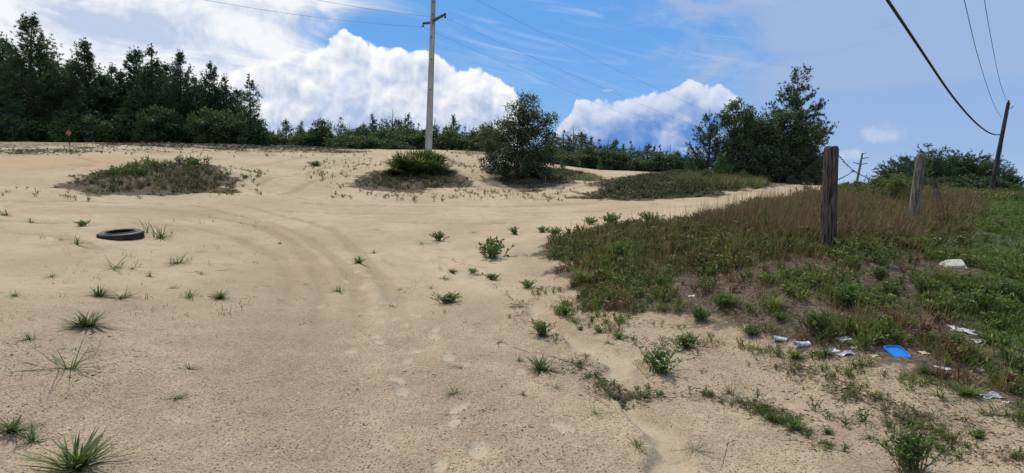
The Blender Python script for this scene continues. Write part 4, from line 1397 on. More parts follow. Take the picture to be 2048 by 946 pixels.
# ------------------------------------------------------------------ poles, wires, fence
M['concrete'] = plain('weathered_concrete', (0.30, 0.29, 0.27), (0.42, 0.41, 0.38), 3, 0.85, bump=0.3, stretch=(1, 1, .25))
M['steel'] = plain('dark_galvanised_steel', (0.035, 0.035, 0.045), (0.08, 0.08, 0.095), 12, 0.5, 0.4)
M['polewood'] = plain('tarred_pole_wood', (0.03, 0.025, 0.022), (0.075, 0.06, 0.05), 5, bump=0.5, stretch=(1, 1, .15))
M['wire'] = plain('black_cable', (0.012, 0.012, 0.014), (0.03, 0.03, 0.033), 20, 0.6)
M['thinwire'] = plain('grey_conductor', (0.16, 0.17, 0.19), (0.24, 0.25, 0.27), 20, 0.5)
M['farpole'] = plain('far_pole_grey', (0.10, 0.11, 0.13), (0.16, 0.17, 0.19), 3)
M['postwood'] = plain('grey_post_wood', (0.022, 0.017, 0.014), (0.135, 0.110, 0.090), 60, bump=1.0, stretch=(1, 1, .07), lo=.38, hi=.62)
M['postpale'] = plain('pale_post_wood', (0.055, 0.052, 0.042), (0.24, 0.225, 0.18), 60, bump=1.0, stretch=(1, 1, .07), lo=.38, hi=.62)
M['rustwire'] = plain('rusty_wire', (0.03, 0.022, 0.018), (0.09, 0.06, 0.045), 40, 0.7)

base = gp(857, 306)
dpt = base[1]
topp = at(869, -75, dpt)
ax = topp - base
pole = thing('concrete_pole', 'tall pale concrete transmission pole standing in the palmetto', 'utility pole', base)
g = G()
q = np.linspace(-0.03, 1, 9)[:, None]
pts = ax * q
w_ = 0.36 - 0.16 * q[:, 0]
th = np.array([-.62, .62, math.pi - .62, math.pi + .62]) + 0.12      # rectangular section
for i in range(8):
    pass
ring = []
for k in range(9):
    c = w_[k]
    ring.append([pts[k] + np.array([sx * c * .62, sy * c * .55, 0]) for sx, sy in ((-1, -.8), (-.8, -1), (.8, -1), (1, -.8), (1, .8), (.8, 1), (-.8, 1), (-1, .8))])
V = np.array(ring).reshape(-1, 3)
T = [t for k in range(8) for j in range(8) for t in ((k * 8 + j, k * 8 + (j + 1) % 8, k * 8 + 8 + (j + 1) % 8), (k * 8 + j, k * 8 + 8 + (j + 1) % 8, k * 8 + 8 + j))]
T += [(64, 64 + k, 65 + k) for k in range(1, 7)]
g.add(V, T)
g.part('shaft', M['concrete'], pole)


def on_axis(py):
    best = min(np.linspace(0, 1.0, 400), key=lambda s_: abs(pix(base + ax * s_)[1] - py))
    return base + ax * best


def pix(p):
    v = (np.asarray(p) - CAM) @ ROTN
    return 1024 + F * v[0] / -v[2], 473 - F * v[1] / -v[2]


ENDS = {}
for nm, py0, e_ in (('low_left', 45.5, at(846, 46.5, dpt + 0.4)), ('low_right', 42, at(890.5, 28, dpt - 1.7)), ('top_right', -24, at(892, -40, dpt - 1.8)), ('mid_left', 0, at(846, 0, dpt + .4))):
    if nm == 'mid_left':
        continue
    a_ = on_axis(py0)
    d_ = e_ - a_
    g = G()
    g.tube([a_ - base, a_ - base + d_ * .5, e_ - base], (0.11, 0.095, 0.08), 6)
    arm = g.part('cross_arm', M['steel'], pole)
    g = G()
    g.tube([e_ - base, e_ - base + [0, 0, -.12], e_ - base + [0, 0, -.2], e_ - base + [0, 0, -.24]], (0.035, 0.035, 0.09, 0.05), 8)
    g.part('insulator', M['steel'], arm)
    ENDS[nm] = e_ + [0, 0, -.25]
g = G()
for py_ in (5, 30, 48, 75, 120, 180):
    c = on_axis(py_) - base
    g.box(c + [0.0, -0.15, 0], (.06, .12, .06))
g.part('bolt', M['steel'], pole)

# far transmission pole of the same line
fb = at(1713.5, 366, 215)
ft = at(1725, 306, 215)
fz = float(ground(fb[0], fb[1])) - 0.5
fb = fb + (ft - fb) * ((fz - fb[2]) / (ft[2] - fb[2]))
far = thing('far_transmission_pole', 'distant grey transmission pole with short arms between the fence posts', 'utility pole', fb)
g = G()
g.tube([(0, 0, 0), (ft - fb) * .5, ft - fb], (.55, .42, .3), 8)
g.part('shaft', M['farpole'], far)
FAR_ENDS = []
for py_, ex, ey in ((308, 1733, 305.5), (317, 1738, 314.8), (329, 1735.5, 326.5), (328, 1706, 325)):
    s_ = (py_ - 366) / (306 - 366)
    a_ = at(1713.5 + 11.5 * s_, py_, 215)
    e_ = at(ex, ey, 213)
    g = G()
    g.tube([a_ - fb, e_ - fb], (.2, .13), 5)
    g.part('cross_arm', M['farpole'], far)
    FAR_ENDS.append(e_)


def wire(name, label, a, b, sag, rad, mt, n=40, group=None):
    a, b = np.asarray(a, float), np.asarray(b, float)
    s_ = np.linspace(0, 1, n)[:, None]
    P_ = a + (b - a) * s_ - np.array([0, 0, 1]) * 4 * sag * s_ * (1 - s_)
    g = G()
    g.tube(P_ - a, rad, 5)
    o = g.part(name, M[mt], None, True, a)
    return tag(o, label, 'wire', group)


wire('overhead_wire', 'lower thin wire running left from the concrete pole arm', ENDS['low_left'], at(120, -62, 34.5), 0.5, .009, 'thinwire', group='transmission wires')
wire('overhead_wire', 'upper thin wire running left past the concrete pole', ENDS['low_right'], at(330, -74, 33), 0.4, .009, 'thinwire', group='transmission wires')
wire('overhead_wire', 'faint wire from the left arm of the concrete pole towards the far right', ENDS['low_left'], FAR_ENDS[3], 5.0, .008, 'thinwire', 60, 'transmission wires')
wire('overhead_wire', 'faint wire from the right arm of the concrete pole towards the far right', ENDS['low_right'], FAR_ENDS[2], 4.0, .008, 'thinwire', 60, 'transmission wires')
wire('overhead_wire', 'topmost faint wire crossing the blue sky to the right', ENDS['top_right'], FAR_ENDS[0], 4.0, .008, 'thinwire', 60, 'transmission wires')

# leaning wooden utility pole on the right
ub = gp(1981, 379)
if abs(ub[1] - 60) > 12:
    ub = at(1981, 381, 60)
    ub[2] = float(ground(ub[0], ub[1])) - .3
ut = at(2017, 205, ub[1])
up_ = thing('utility_pole', 'dark wooden utility pole leaning right at the right edge', 'utility pole', ub)
g = G()
g.tube([(0, 0, -.2), (ut - ub) * .5, ut - ub], (.21, .19, .15), 9)
g.part('shaft', M['polewood'], up_)
g = G()
g.tube([ut - ub, ut - ub + [0, 0, .18], ut - ub + [0, 0, .26]], (.07, .09, .03), 7)
g.part('insulator', M['steel'], up_)
hb = ub + (ut - ub) * .94
g = G()
g.tube([hb - ub, hb - ub + [.42, -.1, .02], hb - ub + [.42, -.1, .22]], (.035, .035, .06), 6)
g.part('bracket', M['steel'], up_)
for e_px in (1995, 1990):
    h2 = ub + (ut - ub) * (.86 if e_px == 1995 else .62)
    e_ = at(e_px, 372, ub[1] - 1.0)
    g = G()
    g.tube([h2 - ub, e_ - ub], .02, 4)
    g.part('guy_wire', M['wire'], up_)


def spline_wire(name, label, pts, near, rad, mt, group=None):
    """wire hanging over the straight ground line from the pole to 'near' (px, py, depth), its height read from the rows"""
    A_, B_ = at(pts[0][0], pts[0][1], UD)[:2], at(*near)[:2]
    P_ = []
    for px_, py_ in pts:
        v = ray(px_, py_)
        s_ = np.linalg.solve(np.array([[v[0], A_[0] - B_[0]], [v[1], A_[1] - B_[1]]]), A_)
        P_.append(CAM + v * s_[0])
    P_ = np.array(P_)
    u0 = np.concatenate([[0], np.cumsum(np.linalg.norm(np.diff(P_[:, :2], axis=0), axis=1))])
    u = np.linspace(0, u0[-1], 90)
    Q = np.stack([np.interp(u, u0, P_[:, c]) for c in range(3)], -1)
    for _ in range(25):
        Q[1:-1] = (Q[:-2] + 2 * Q[1:-1] + Q[2:]) / 4
    g = G()
    g.tube(Q - Q[0], rad, 6)
    return tag(g.part(name, M[mt], None, True, Q[0]), label, 'wire', group)


UD = ub[1]
spline_wire('overhead_cable', 'thick black cable sagging down to the leaning utility pole',
            [(1999, 269), (1990, 270), (1978, 266), (1962, 255), (1945, 240), (1922, 214), (1900, 187), (1872, 146), (1850, 112), (1830, 82), (1812, 55), (1792, 26), (1775, 0), (1715, -90), (1600, -260)],
            (1775, 0, UD * .33), 0.055, 'wire')
spline_wire('overhead_wire', 'thin wire left of the pair dropping to the utility pole', [(2004, 236), (1994, 222), (1985, 203), (1974, 172), (1962, 135), (1950, 92), (1940, 50), (1929, 0), (1890, -150)],
            (1929, 0, UD * .415), .014, 'wire', 'wires to the leaning pole')
spline_wire('overhead_wire', 'thin wire dropping to the very top of the utility pole', [(2015, 202), (2008, 190), (2000, 165), (1990, 120), (1982, 75), (1976, 45), (1969, 0), (1948, -140)],
            (1969, 0, UD * .485), .014, 'wire', 'wires to the leaning pole')


# fence posts
def post(label, bpx, bpy_, tpx, tpy, depth, rad0, rad1, mt, seed, cracks):
    r = np.random.default_rng(seed)
    b = at(bpx, bpy_, depth)
    z = float(ground(b[0], b[1]))
    t_ = at(tpx, tpy, depth)
    ax_ = t_ - b
    b = b + ax_ * ((z - 0.1 - b[2]) / ax_[2])
    ax_ = t_ - b
    o = thing('fence_post', label, 'fence post', b, 0, 'old wooden fence posts')
    na, nh = 48, 46
    th = np.linspace(0, 2 * math.pi, na, endpoint=False)
    hh = np.linspace(0, 1, nh)
    TH, HH = np.meshgrid(th, hh)
    rad = rad0 + (rad1 - rad0) * HH
    nz = fbm(np.cos(TH) * 2.2 + seed, np.sin(TH) * 2.2 + HH * 1.1, 1.6, 4, seed) - .5
    fin = fbm(np.cos(TH) * 9 + seed, np.sin(TH) * 9 + HH * 1.4, 2.0, 3, seed) - .5
    rad = rad * (1 + .16 * nz + .14 * fin)
    for k in range(cracks):
        c0, w_, h0, h1 = r.uniform(0, 6.28), r.uniform(.05, .1), r.uniform(-.2, .6), r.uniform(.5, 1.2)
        dd = np.abs((TH - c0 - .25 * np.sin(HH * 3 + k) + math.pi) % (2 * math.pi) - math.pi)
        rad -= rad * .2 * np.exp(-(dd / w_) ** 2) * sstep(HH, h0, h0 + .15) * (1 - sstep(HH, h1 - .15, h1))
    rad *= 1 - .18 * sstep(HH, .975, 1.0)
    c = ax_ * HH[..., None]
    V = c + np.stack([rad * np.cos(TH), rad * np.sin(TH), np.zeros_like(rad)], -1)
    V[-1, :, 2] += r.normal(0, .006, na)
    V = V.reshape(-1, 3)
    i, j = np.meshgrid(np.arange(nh - 1), np.arange(na), indexing='ij')
    a0, a1 = i * na + j, i * na + (j + 1) % na
    T = np.concatenate([np.stack([a0, a1, a1 + na], -1).reshape(-1, 3), np.stack([a0, a1 + na, a0 + na], -1).reshape(-1, 3)])
    g = G()
    g.add(V, T)
    g.part('shaft', M[mt], o)
    g = G()                                                   # sawn end, split by a few checks
    ctr = ax_ + np.array([0, 0, -.004])
    rim = V[-na:]
    g.add(np.concatenate([[ctr], rim]), [(0, 1 + k, 1 + (k + 1) % na) for k in range(na)])
    g.part('end_grain', M['postwood'], o)
    return o, b, ax_


P1, p1b, p1a = post('thick dark weathered fence post standing nearest the camera', 1655, 502, 1662.5, 293, 8.7, .112, .098, 'postwood', 3, 9)
P2, p2b, p2a = post('pale grey fence post leaning right, farther along the fence', 1827, 432, 1843, 308, 12.0, .105, .085, 'postpale', 8, 8)
r = np.random.default_rng(77)
vg, vs = G(), G()
k = 130
q = r.uniform(.62, 1.0, k)
an = r.normal(-.4, .7, k)
vp = p2a * q[:, None] + np.stack([np.cos(an), np.sin(an), np.zeros(k)], -1) * (.09 + r.random(k) * .12)[:, None]
vg.leaves(vp, unit(r.normal(0, 1, (k, 3))), r.uniform(.03, .07, k), .03, r.uniform(.2, .8, k), r)
vs.tube([p2a * s_ + np.array([.09 * math.cos(s_ * 9), -.1, 0]) for s_ in np.linspace(.02, 1.0, 14)], .006, 4)
vn = thing('climbing_vine', 'small leafy vine clinging to the top of the pale leaning post', 'vine', p2b)
vg.part('foliage', M['weed'], vn)
vs.part('stem', M['twig'], vn)
# fallen brace timber right of the second post
b0 = at(1893, 402, 15.0)
b0[2] = float(ground(b0[0], b0[1])) - .05
b1 = at(1863, 356, 15.6)
br = thing('brace_timber', 'dark fallen brace timber slanting behind the pale leaning post', 'timber', b0)
g = G()
q = np.linspace(0, 1, 8)[:, None]
g.tube((b1 - b0) * q + np.random.default_rng(2).normal(0, .012, (8, 3)), np.linspace(.07, .05, 8), 9)
g.part('log', M['polewood'], br)
g = G()
for k in range(4):
    g.tube([(b1 - b0) * (.6 + .1 * k), (b1 - b0) * (.62 + .1 * k) + [.1 + .03 * k, -.05, -.22]], .007, 4)
g.part('wire_tangle', M['rustwire'], br)


# barbed wire: two strands hanging off the first post
def barbed(label, pts, n):
    P_ = np.array([at(*q) for q in pts])
    s_ = np.linspace(0, 1, len(P_))
    u = np.linspace(0, 1, n)
    Q = np.stack([np.interp(u, s_, P_[:, c]) for c in range(3)], -1)
    for _ in range(6):
        Q[1:-1] = (Q[:-2] + 2 * Q[1:-1] + Q[2:]) / 4
    o = thing('barbed_wire', label, 'barbed wire', Q[0], 0, 'barbed wire strands')
    r = np.random.default_rng(n)
    for ph in (0, math.pi):
        g = G()
        k = np.linspace(0, 1, n * 4)
        C_ = np.stack([np.interp(k, u, Q[:, c]) for c in range(3)], -1) - Q[0]
        C_ += .004 * np.stack([np.zeros(len(k)), np.cos(k * 150 + ph), np.sin(k * 150 + ph)], -1)
        g.tube(C_, .0032, 4)
        g.part('strand', M['rustwire'], o)
    L = np.linalg.norm(np.diff(Q, axis=0), axis=1).sum()
    nb = int(L / .11)
    for k in range(nb):
        c = np.array([np.interp((k + .5) / nb, u, Q[:, a]) for a in range(3)]) - Q[0]
        g = G()
        for s2 in range(2):
            d = r.normal(0, 1, 3)
            d *= .022 / np.linalg.norm(d)
            g.tube([c - d, c + d], .003, 3)
        g.part('barb', M['rustwire'], o)


barbed('upper barbed wire strand sagging right from the dark fence post', [(1676, 309, 8.68), (1690, 326, 8.95), (1707, 342, 9.3), (1722, 350, 9.7), (1738, 357, 10.1), (1752, 368, 10.5)], 40)
barbed('lower barbed wire strand rising from the dark post to the upper strand', [(1676, 359, 8.68), (1690, 353, 8.95), (1707, 342, 9.3)], 24)

# small markers at the tree line
M['orange'] = plain('faded_orange_sign', (0.28, 0.11, 0.08), (0.38, 0.17, 0.12), 14)
M['tan'] = plain('tan_box', (0.42, 0.36, 0.26), (0.55, 0.47, 0.34), 12)
b0 = gp(163, 291)
b0[1] -= 1.0
b0[2] = float(ground(b0[0], b0[1]))
sg = thing('diamond_sign', 'small faded orange diamond sign under the left pines', 'sign', b0)
zc = at(163, 267, b0[1])[2] - b0[2]
g = G()
g.tube([(0, .03, -.1), (0, .03, zc + .1)], .022, 6)
g.part('stake', M['polewood'], sg)
g = G()
g.box((0, -.02, zc), (.24, .012, .24), Matrix.Rotation(R(38), 3, 'Y'))
g.part('panel', M['orange'], sg)
b0 = gp(703, 297)
bx = thing('marker_post', 'thin post with a small tan box on the crest left of the concrete pole', 'post', b0)
zc = at(703, 273, b0[1])[2] - b0[2]
g = G()
g.tube([(0, 0, -.1), (0, 0, zc)], .045, 7)
g.part('post', M['polewood'], bx)
g = G()
g.box((0, -.03, zc), (.22, .16, .28), taper=.92)
g.part('box', M['tan'], bx)

# ------------------------------------------------------------------ tyre
M['rubber'] = plain('dusty_black_rubber', (0.010, 0.011, 0.014), (0.035, 0.034, 0.033), 7, 0.55, 0.45)
M['dusty'] = plain('sandy_rubber', (0.012, 0.012, 0.013), (0.07, 0.055, 0.04), 9, 0.9, 0.2)
tb = gp(243, 481)
td = tb[1]
tb = np.array([tb[0], tb[1], 0]) * (1 + .28 / tb[1])
ty = thing('tyre', 'worn black car tyre lying half sunk in the sand', 'tyre', (tb[0], tb[1], float(ground(tb[0], tb[1])) - .05))
ty.rotation_euler = (R(5), R(-3), 0.3)
rad = 0.5 * 82 / F * td * 1.0
wd = 0.19
prof = [(.64, .0), (.66, .03), (.72, .018), (.82, .0), (.92, .012), (.975, .045), (1.0, .10), (1.0, .5), (1.0, .9), (.975, .955), (.92, .988), (.82, 1.0), (.72, .982), (.66, .97), (.64, 1.0),
        (.66, .955), (.74, .945), (.86, .93), (.94, .86), (.955, .5), (.94, .14), (.86, .07), (.74, .055), (.66, .045)]
ns = 72


def lathe(prof, ns, closed=True):
    V = np.array([(rad * a * math.cos(t), rad * a * math.sin(t), wd * b - .03) for t in np.linspace(0, 2 * math.pi, ns, endpoint=False) for a, b in prof])
    m = len(prof)
    T = []
    for k in range(ns):
        for j in range(m if closed else m - 1):
            a, b, c, d = k * m + j, k * m + (j + 1) % m, ((k + 1) % ns) * m + (j + 1) % m, ((k + 1) % ns) * m + j
            T += [(a, d, c), (a, c, b)]
    return V, T


g = G()
g.add(*lathe(prof, ns))
casing = g.part('casing', M['rubber'], ty, True)
g = G()
for row, zc in enumerate((.16, .36, .58, .80)):
    for k in range(56):
        t = (k + .5 * (row % 2)) * 2 * math.pi / 56
        g.box((rad * math.cos(t), rad * math.sin(t), wd * zc - .03), (.014, rad * .085, wd * .15), Matrix.Rotation(t, 3, 'Z') @ Matrix.Rotation(.25 * (1 if row % 2 else -1), 3, 'X'))
g.part('tread', M['dusty'], ty)
for z0 in (1.0, 0.0):
    g = G()
    g.tube([(rad * .655 * math.cos(t), rad * .655 * math.sin(t), wd * z0 - .03) for t in np.linspace(0, 2 * math.pi, 48)], .011, 6)
    g.part('bead', M['rubber'], ty, True)
g = G()
g.tube([(rad * .86 * math.cos(t), rad * .86 * math.sin(t), wd * 1.0 - .03) for t in np.linspace(0, 2 * math.pi, 64)], .006, 5)
g.part('sidewall_rib', M['rubber'], casing, True)


# ------------------------------------------------------------------ single plants on the sand
def mk_tuft(seed, n, L, w, th, bend, runners=0, nseg=4, spread=.04):
    """grass tuft about one metre wide, to be scaled"""
    r = np.random.default_rng(seed)
    g = G()
    an = r.uniform(0, 6.28, n)
    b = np.concatenate([r.normal(0, spread, (n, 2)), np.full((n, 1), -.02)], 1)
    g.blades(b, an, r.uniform(th[0], th[1], n), r.uniform(bend[0], bend[1], n), L * r.uniform(.55, 1.1, n), w * r.uniform(.7, 1.3, n), nseg, np.clip(r.normal(.45, .2, n), 0, 1))
    for k in range(runners):
        a = r.uniform(0, 6.28)
        l = L * r.uniform(.9, 1.5)
        p = np.array([[0, 0, .01], [math.cos(a) * l * .5, math.sin(a) * l * .5, .05], [math.cos(a + .2) * l, math.sin(a + .2) * l, .03]])
        g.tube(p, (w * .5, w * .4, w * .2), 3, .8)
        m = 7
        q = r.uniform(.3, 1, m)[:, None]
        bb = p[0] + (p[2] - p[0]) * q + [0, 0, .03]
        g.blades(bb, a + r.normal(0, .8, m), r.uniform(.4, 1.3, m), r.uniform(.1, .6, m), L * .25, w * .8, 3, .5)
    return g


TUFT = {'G': [mk_tuft(200 + i, 95, .62, .030, (.1, 1.25), (.1, .7)) for i in range(3)],
        'S': [mk_tuft(210 + i, 26, .60, .012, (.5, 1.45), (.0, .5), 3) for i in range(3)],
        'T': [mk_tuft(220 + i, 30, .52, .022, (.1, 1.35), (.1, .6), 1) for i in range(4)],
        'L': [mk_tuft(230 + i, 130, .70, .018, (.05, 1.0), (.1, .8)) for i in range(2)],
        'V': [mk_tuft(240 + i, 13, .9, .014, (.05, .6), (.1, .5)) for i in range(2)]}
TME = {k: [g.mesh('tuft_' + k.lower(), M['lime' if k == 'L' else 'grass']) for g in v] for k, v in TUFT.items()}
WPR = []
for i in range(4):
    g, s_ = weed_proto(250 + i, 26, .42, .5, 12, .13, stemg=True)
    WPR.append((g.mesh('weed_foliage', M['weed']), s_.mesh('weed_stem', M['stem'])))
BIGW = []
for i in range(3):
    g, s_ = weed_proto(260 + i, 60, .55, .5, 16, .085, stemg=True)
    BIGW.append((g.mesh('weed_foliage', M['weed']), s_.mesh('weed_stem', M['stem'])))
FLW = G()
r = np.random.default_rng(9)
fv = BIGW[0][0]
co_ = np.empty(len(fv.vertices) * 3, np.float32)
fv.vertices.foreach_get('co', co_)
co_ = co_.reshape(-1, 3)
pk = co_[co_[:, 2] > .25][r.integers(0, (co_[:, 2] > .25).sum(), 150)]
FLW.leaves(pk, unit(r.normal(0, 1, (150, 3)) + [0, 0, 1]), .035, .03, .5, r)
FME = FLW.mesh('weed_flowers', M['flower'])

TUFTS = [  # column, row, width in photograph pixels, kind, label
    (172, 652, 112, 'G', 'large dense bright green grass tuft on the left sand'),
    (140, 738, 190, 'S', 'wide sprawling thin grass tuft with long stalks, below the large dense tuft'),
    (22, 868, 95, 'G', 'thick grass clump at the left edge near the bottom corner'),
    (62, 888, 80, 'T', 'thin grass clump right beside the left-edge clump'),
    (150, 940, 190, 'G', 'long-bladed grass tuft at the bottom edge on the left'),
    (376, 738, 42, 'T', 'small lone grass tuft right of the sprawling stalks'),
    (356, 800, 48, 'T', 'flat lone grass sprig in the lower left sand'),
    (438, 598, 52, 'G', 'dark green grass tuft at the right end of the row below the tyre'),
    (378, 596, 50, 'T', None), (198, 594, 62, 'G', 'green grass tuft at the left end of the row below the tyre'), (246, 598, 70, 'T', None), (299, 557, 28, 'T', None),
    (345, 580, 26, 'T', None), (400, 550, 24, 'T', None), (103, 556, 26, 'T', None), (232, 536, 95, 'S', 'wide dry sprawling tuft below the tyre'),
    (353, 528, 58, 'T', 'flat dark tuft below and right of the tyre'), (152, 492, 46, 'T', 'upright grass tuft left of the tyre'), (122, 486, 34, 'S', None),
    (318, 478, 70, 'T', 'low grass tuft at the right side of the tyre'), (295, 466, 62, 'V', 'tall thin stalks growing right behind the tyre'),
    (60, 676, 52, 'T', 'flat runner grass just left of the large dense tuft'), (30, 596, 30, 'T', None), (612, 578, 22, 'S', None),
    (677, 586, 40, 'T', 'small tuft beside the footprints, left side'), (718, 527, 46, 'G', 'dark flat tuft above the footprints'), (753, 460, 32, 'S', None),
    (749, 502, 20, 'T', None), (784, 610, 26, 'T', None), (800, 580, 18, 'T', None), (890, 556, 34, 'T', None), (862, 580, 36, 'S', None), (845, 486, 60, 'S', 'dry sprawling stalks left of the round weed'),
    (945, 465, 34, 'S', None), (1083, 742, 92, 'G', 'spiky grass tuft beside the long dark runner'), (1040, 722, 36, 'T', None), (1112, 775, 60, 'S', 'thin grass left of the wash channel'),
    (1190, 828, 62, 'S', 'upright sparse grass left of the pale wash channel'), (908, 792, 46, 'T', 'lone little tuft in the lower middle sand'), (920, 740, 40, 'S', None),
    (1276, 898, 56, 'T', 'dark tuft on the edge of the pale wash channel'), (1392, 905, 90, 'S', 'tall sparse grass right of the wash channel near the bottom'),
    (1545, 845, 60, 'G', None), (1592, 862, 76, 'G', 'bright grass tuft in the right foreground'), (1775, 850, 50, 'T', None), (1690, 805, 44, 'T', None), (1450, 610, 66, 'G', None),
    (1548, 618, 74, 'L', 'lime green grass clump on the bank below the dark post'), (1165, 570, 84, 'L', 'large lime green grass clump at the left tip of the bank'),
    (1222, 566, 62, 'L', 'smaller lime clump right of the large lime clump'), (1663, 512, 50, 'V', 'pale tall grass against the foot of the dark post'), (1620, 500, 60, 'V', None),
    (1130, 610, 40, 'T', None), (1215, 690, 34, 'T', None), (1310, 800, 40, 'S', None), (1460, 790, 50, 'T', None), (1880, 800, 60, 'T', None), (1740, 880, 46, 'T', None),
    (1700, 690, 46, 'T', None), (1725, 728, 50, 'T', None), (1650, 712, 60, 'G', None), (1590, 715, 60, 'G', None), (1850, 750, 60, 'G', None), (1555, 712, 50, 'T', None), (1930, 790, 90, 'G', None),
    (1980, 830, 60, 'T', None), (10, 432, 40, 'T', None), (62, 440, 30, 'T', None), (265, 540, 18, 'T', None), (480, 450, 16, 'T', None), (560, 490, 16, 'T', None), (1045, 790, 26, 'T', None), (1000, 690, 22, 'T', None)]
REG = [(lambda x, y: x < 620 and y < 620, 'small sparse grass tuft on the sand around the tyre', 'small tufts round the tyre'),
       (lambda x, y: x < 620, 'small sparse grass tuft in the bottom left sand', 'small tufts in the bottom left'),
       (lambda x, y: x < 1060, 'small sparse grass tuft in the middle sand', 'small tufts in the middle sand'),
       (lambda x, y: x < 1500, 'small grass tuft along the pale wash channel', 'small tufts by the wash channel'),
       (lambda x, y: y < 560, 'thin pale grass beside the dark post', 'thin grass by the post'),
       (lambda x, y: y < 770, 'green grass tuft on the edge below the litter', 'tufts below the litter'),
       (lambda x, y: True, 'green grass tuft in the gravelly right foreground', 'tufts in the right foreground')]


def width_at(p, wpx):
    return wpx / F * p[1]


for i, (px_, py_, w_, k_, lb) in enumerate(TUFTS):
    p = gp(px_, py_)
    o = link('grass_tuft', TME[k_][i % len(TME[k_])], None, p)
    s_ = width_at(p, w_) * {'V': 1.3, 'T': 1.5}.get(k_, 1.1)
    o.scale = (s_, s_, s_ * random.uniform(.48, .72))
    o.rotation_euler = (0, 0, random.uniform(0, 6.28))
    gr = None
    if lb is None:
        for f_, l2, g2 in REG:
            if f_(px_, py_):
                lb, gr = l2, g2
                break
    tag(o, lb, 'grass', gr)

WEEDS = [  # column, row, width, big, height factor, label
    (165, 449, 34, 0, 1.0, 'small round leafy weed left above the tyre'), (878, 482, 48, 0, 1.0, 'round leafy weed in the middle of the sand'),
    (982, 512, 82, 0, 1.3, 'tall leafy weed clump at the end of the bank'), (1030, 468, 34, 0, 1.2, 'small upright weed just above the tall weed clump'),
    (895, 608, 78, 1, .55, 'dense flat green weed mat right of the footprints'), (905, 541, 30, 0, .8, None), (945, 545, 28, 0, .9, None), (985, 557, 40, 0, .9, None),
    (1056, 578, 42, 0, 1.0, None), (1130, 634, 54, 0, 1.1, 'leafy weed on the far side of the wash channel'), (1085, 674, 66, 1, 1.0, 'bright leafy weed beside the wash channel'),
    (1162, 662, 26, 0, .8, None), (1198, 668, 34, 0, .9, None), (1238, 680, 40, 0, .8, None), (1320, 742, 118, 1, 1.0, 'large leafy bush with tiny pale flowers at the channel bend'),
    (1820, 940, 150, 1, 1.25, 'large leafy weed at the bottom edge on the right'), (1400, 640, 58, 1, 1.1, 'feathery green weed on the bank edge'), (1450, 620, 70, 1, .9, None),
    (1632, 668, 86, 1, 1.3, 'dark bushy weed above the crushed cups'), (1845, 592, 60, 1, 1.5, 'upright dark green weed below the white foam shell'), (1502, 668, 60, 1, .8, None),
    (1372, 696, 76, 1, .8, None), (1326, 576, 50, 0, 1.2, 'leafy weed with a white flower on the dark bank'), (1690, 608, 90, 1, 1.1, 'spreading weed right of the lime clump on the bank'),
    (1085, 462, 34, 0, 1.0, None), (1110, 470, 50, 0, 1.0, None), (1180, 450, 40, 0, 1.0, None), (1240, 520, 70, 1, 1.1, 'green leafy clump among the dark bank grass'),
    (1530, 570, 40, 0, 1.5, None), (630, 332, 40, 1, .5, 'flat dark green plant alone on the sand track'), (1960, 625, 110, 1, .9, 'broad green weed patch near the right edge'),
    (2010, 600, 90, 1, .9, None), (1990, 690, 90, 1, .7, None), (1905, 690, 70, 1, .8, None), (1760, 560, 60, 1, 1.0, None), (1705, 545, 50, 1, 1.1, None), (1560, 640, 44, 1, .8, None),
    (1655, 870, 40, 0, .8, None), (1880, 905, 44, 0, .9, None), (1960, 880, 60, 0, .8, None), (490, 356, 22, 0, .8, None), (1220, 450, 60, 0, 1.0, None), (1300, 440, 50, 0, 1.1, None), (1150, 500, 60, 1, .9, None)]
WREG = [(lambda x, y: x < 600, 'little weed on the right flank of the left hummock', None),
        (lambda x, y: x < 1070 or (x < 1260 and y > 600), 'small leafy weed along the wash channel', 'small weeds by the wash channel'),
        (lambda x, y: y < 515, 'leafy weed on the upper left rim of the bank', 'weeds on the bank rim'),
        (lambda x, y: y > 800, 'small weed in the gravelly right foreground', 'weeds in the right foreground'),
        (lambda x, y: x > 1880, 'low green weed in the turf at the right', 'weeds in the right turf'),
        (lambda x, y: True, 'bushy green weed on the front slope of the bank', 'weeds on the front slope')]
for i, (px_, py_, w_, big, hf, lb) in enumerate(WEEDS):
    p = gp(px_, py_)
    gr = None
    if lb is None:
        for f_, l2, g2 in WREG:
            if f_(px_, py_):
                lb, gr = l2, g2
                break
    o = thing('leafy_weed', lb, 'weed', p, random.uniform(0, 6.28), gr)
    s_ = width_at(p, w_) * 1.0
    o.scale = (s_, s_, s_ * hf * .78)
    fm, sm = (BIGW[0] if 'pale flowers' in lb else BIGW[i % 3]) if big else WPR[i % 4]
    link('foliage', fm, o)
    link('stem', sm, o)
    if 'pale flowers' in lb:
        tag(link('flowers', FME, o), kind='stuff')

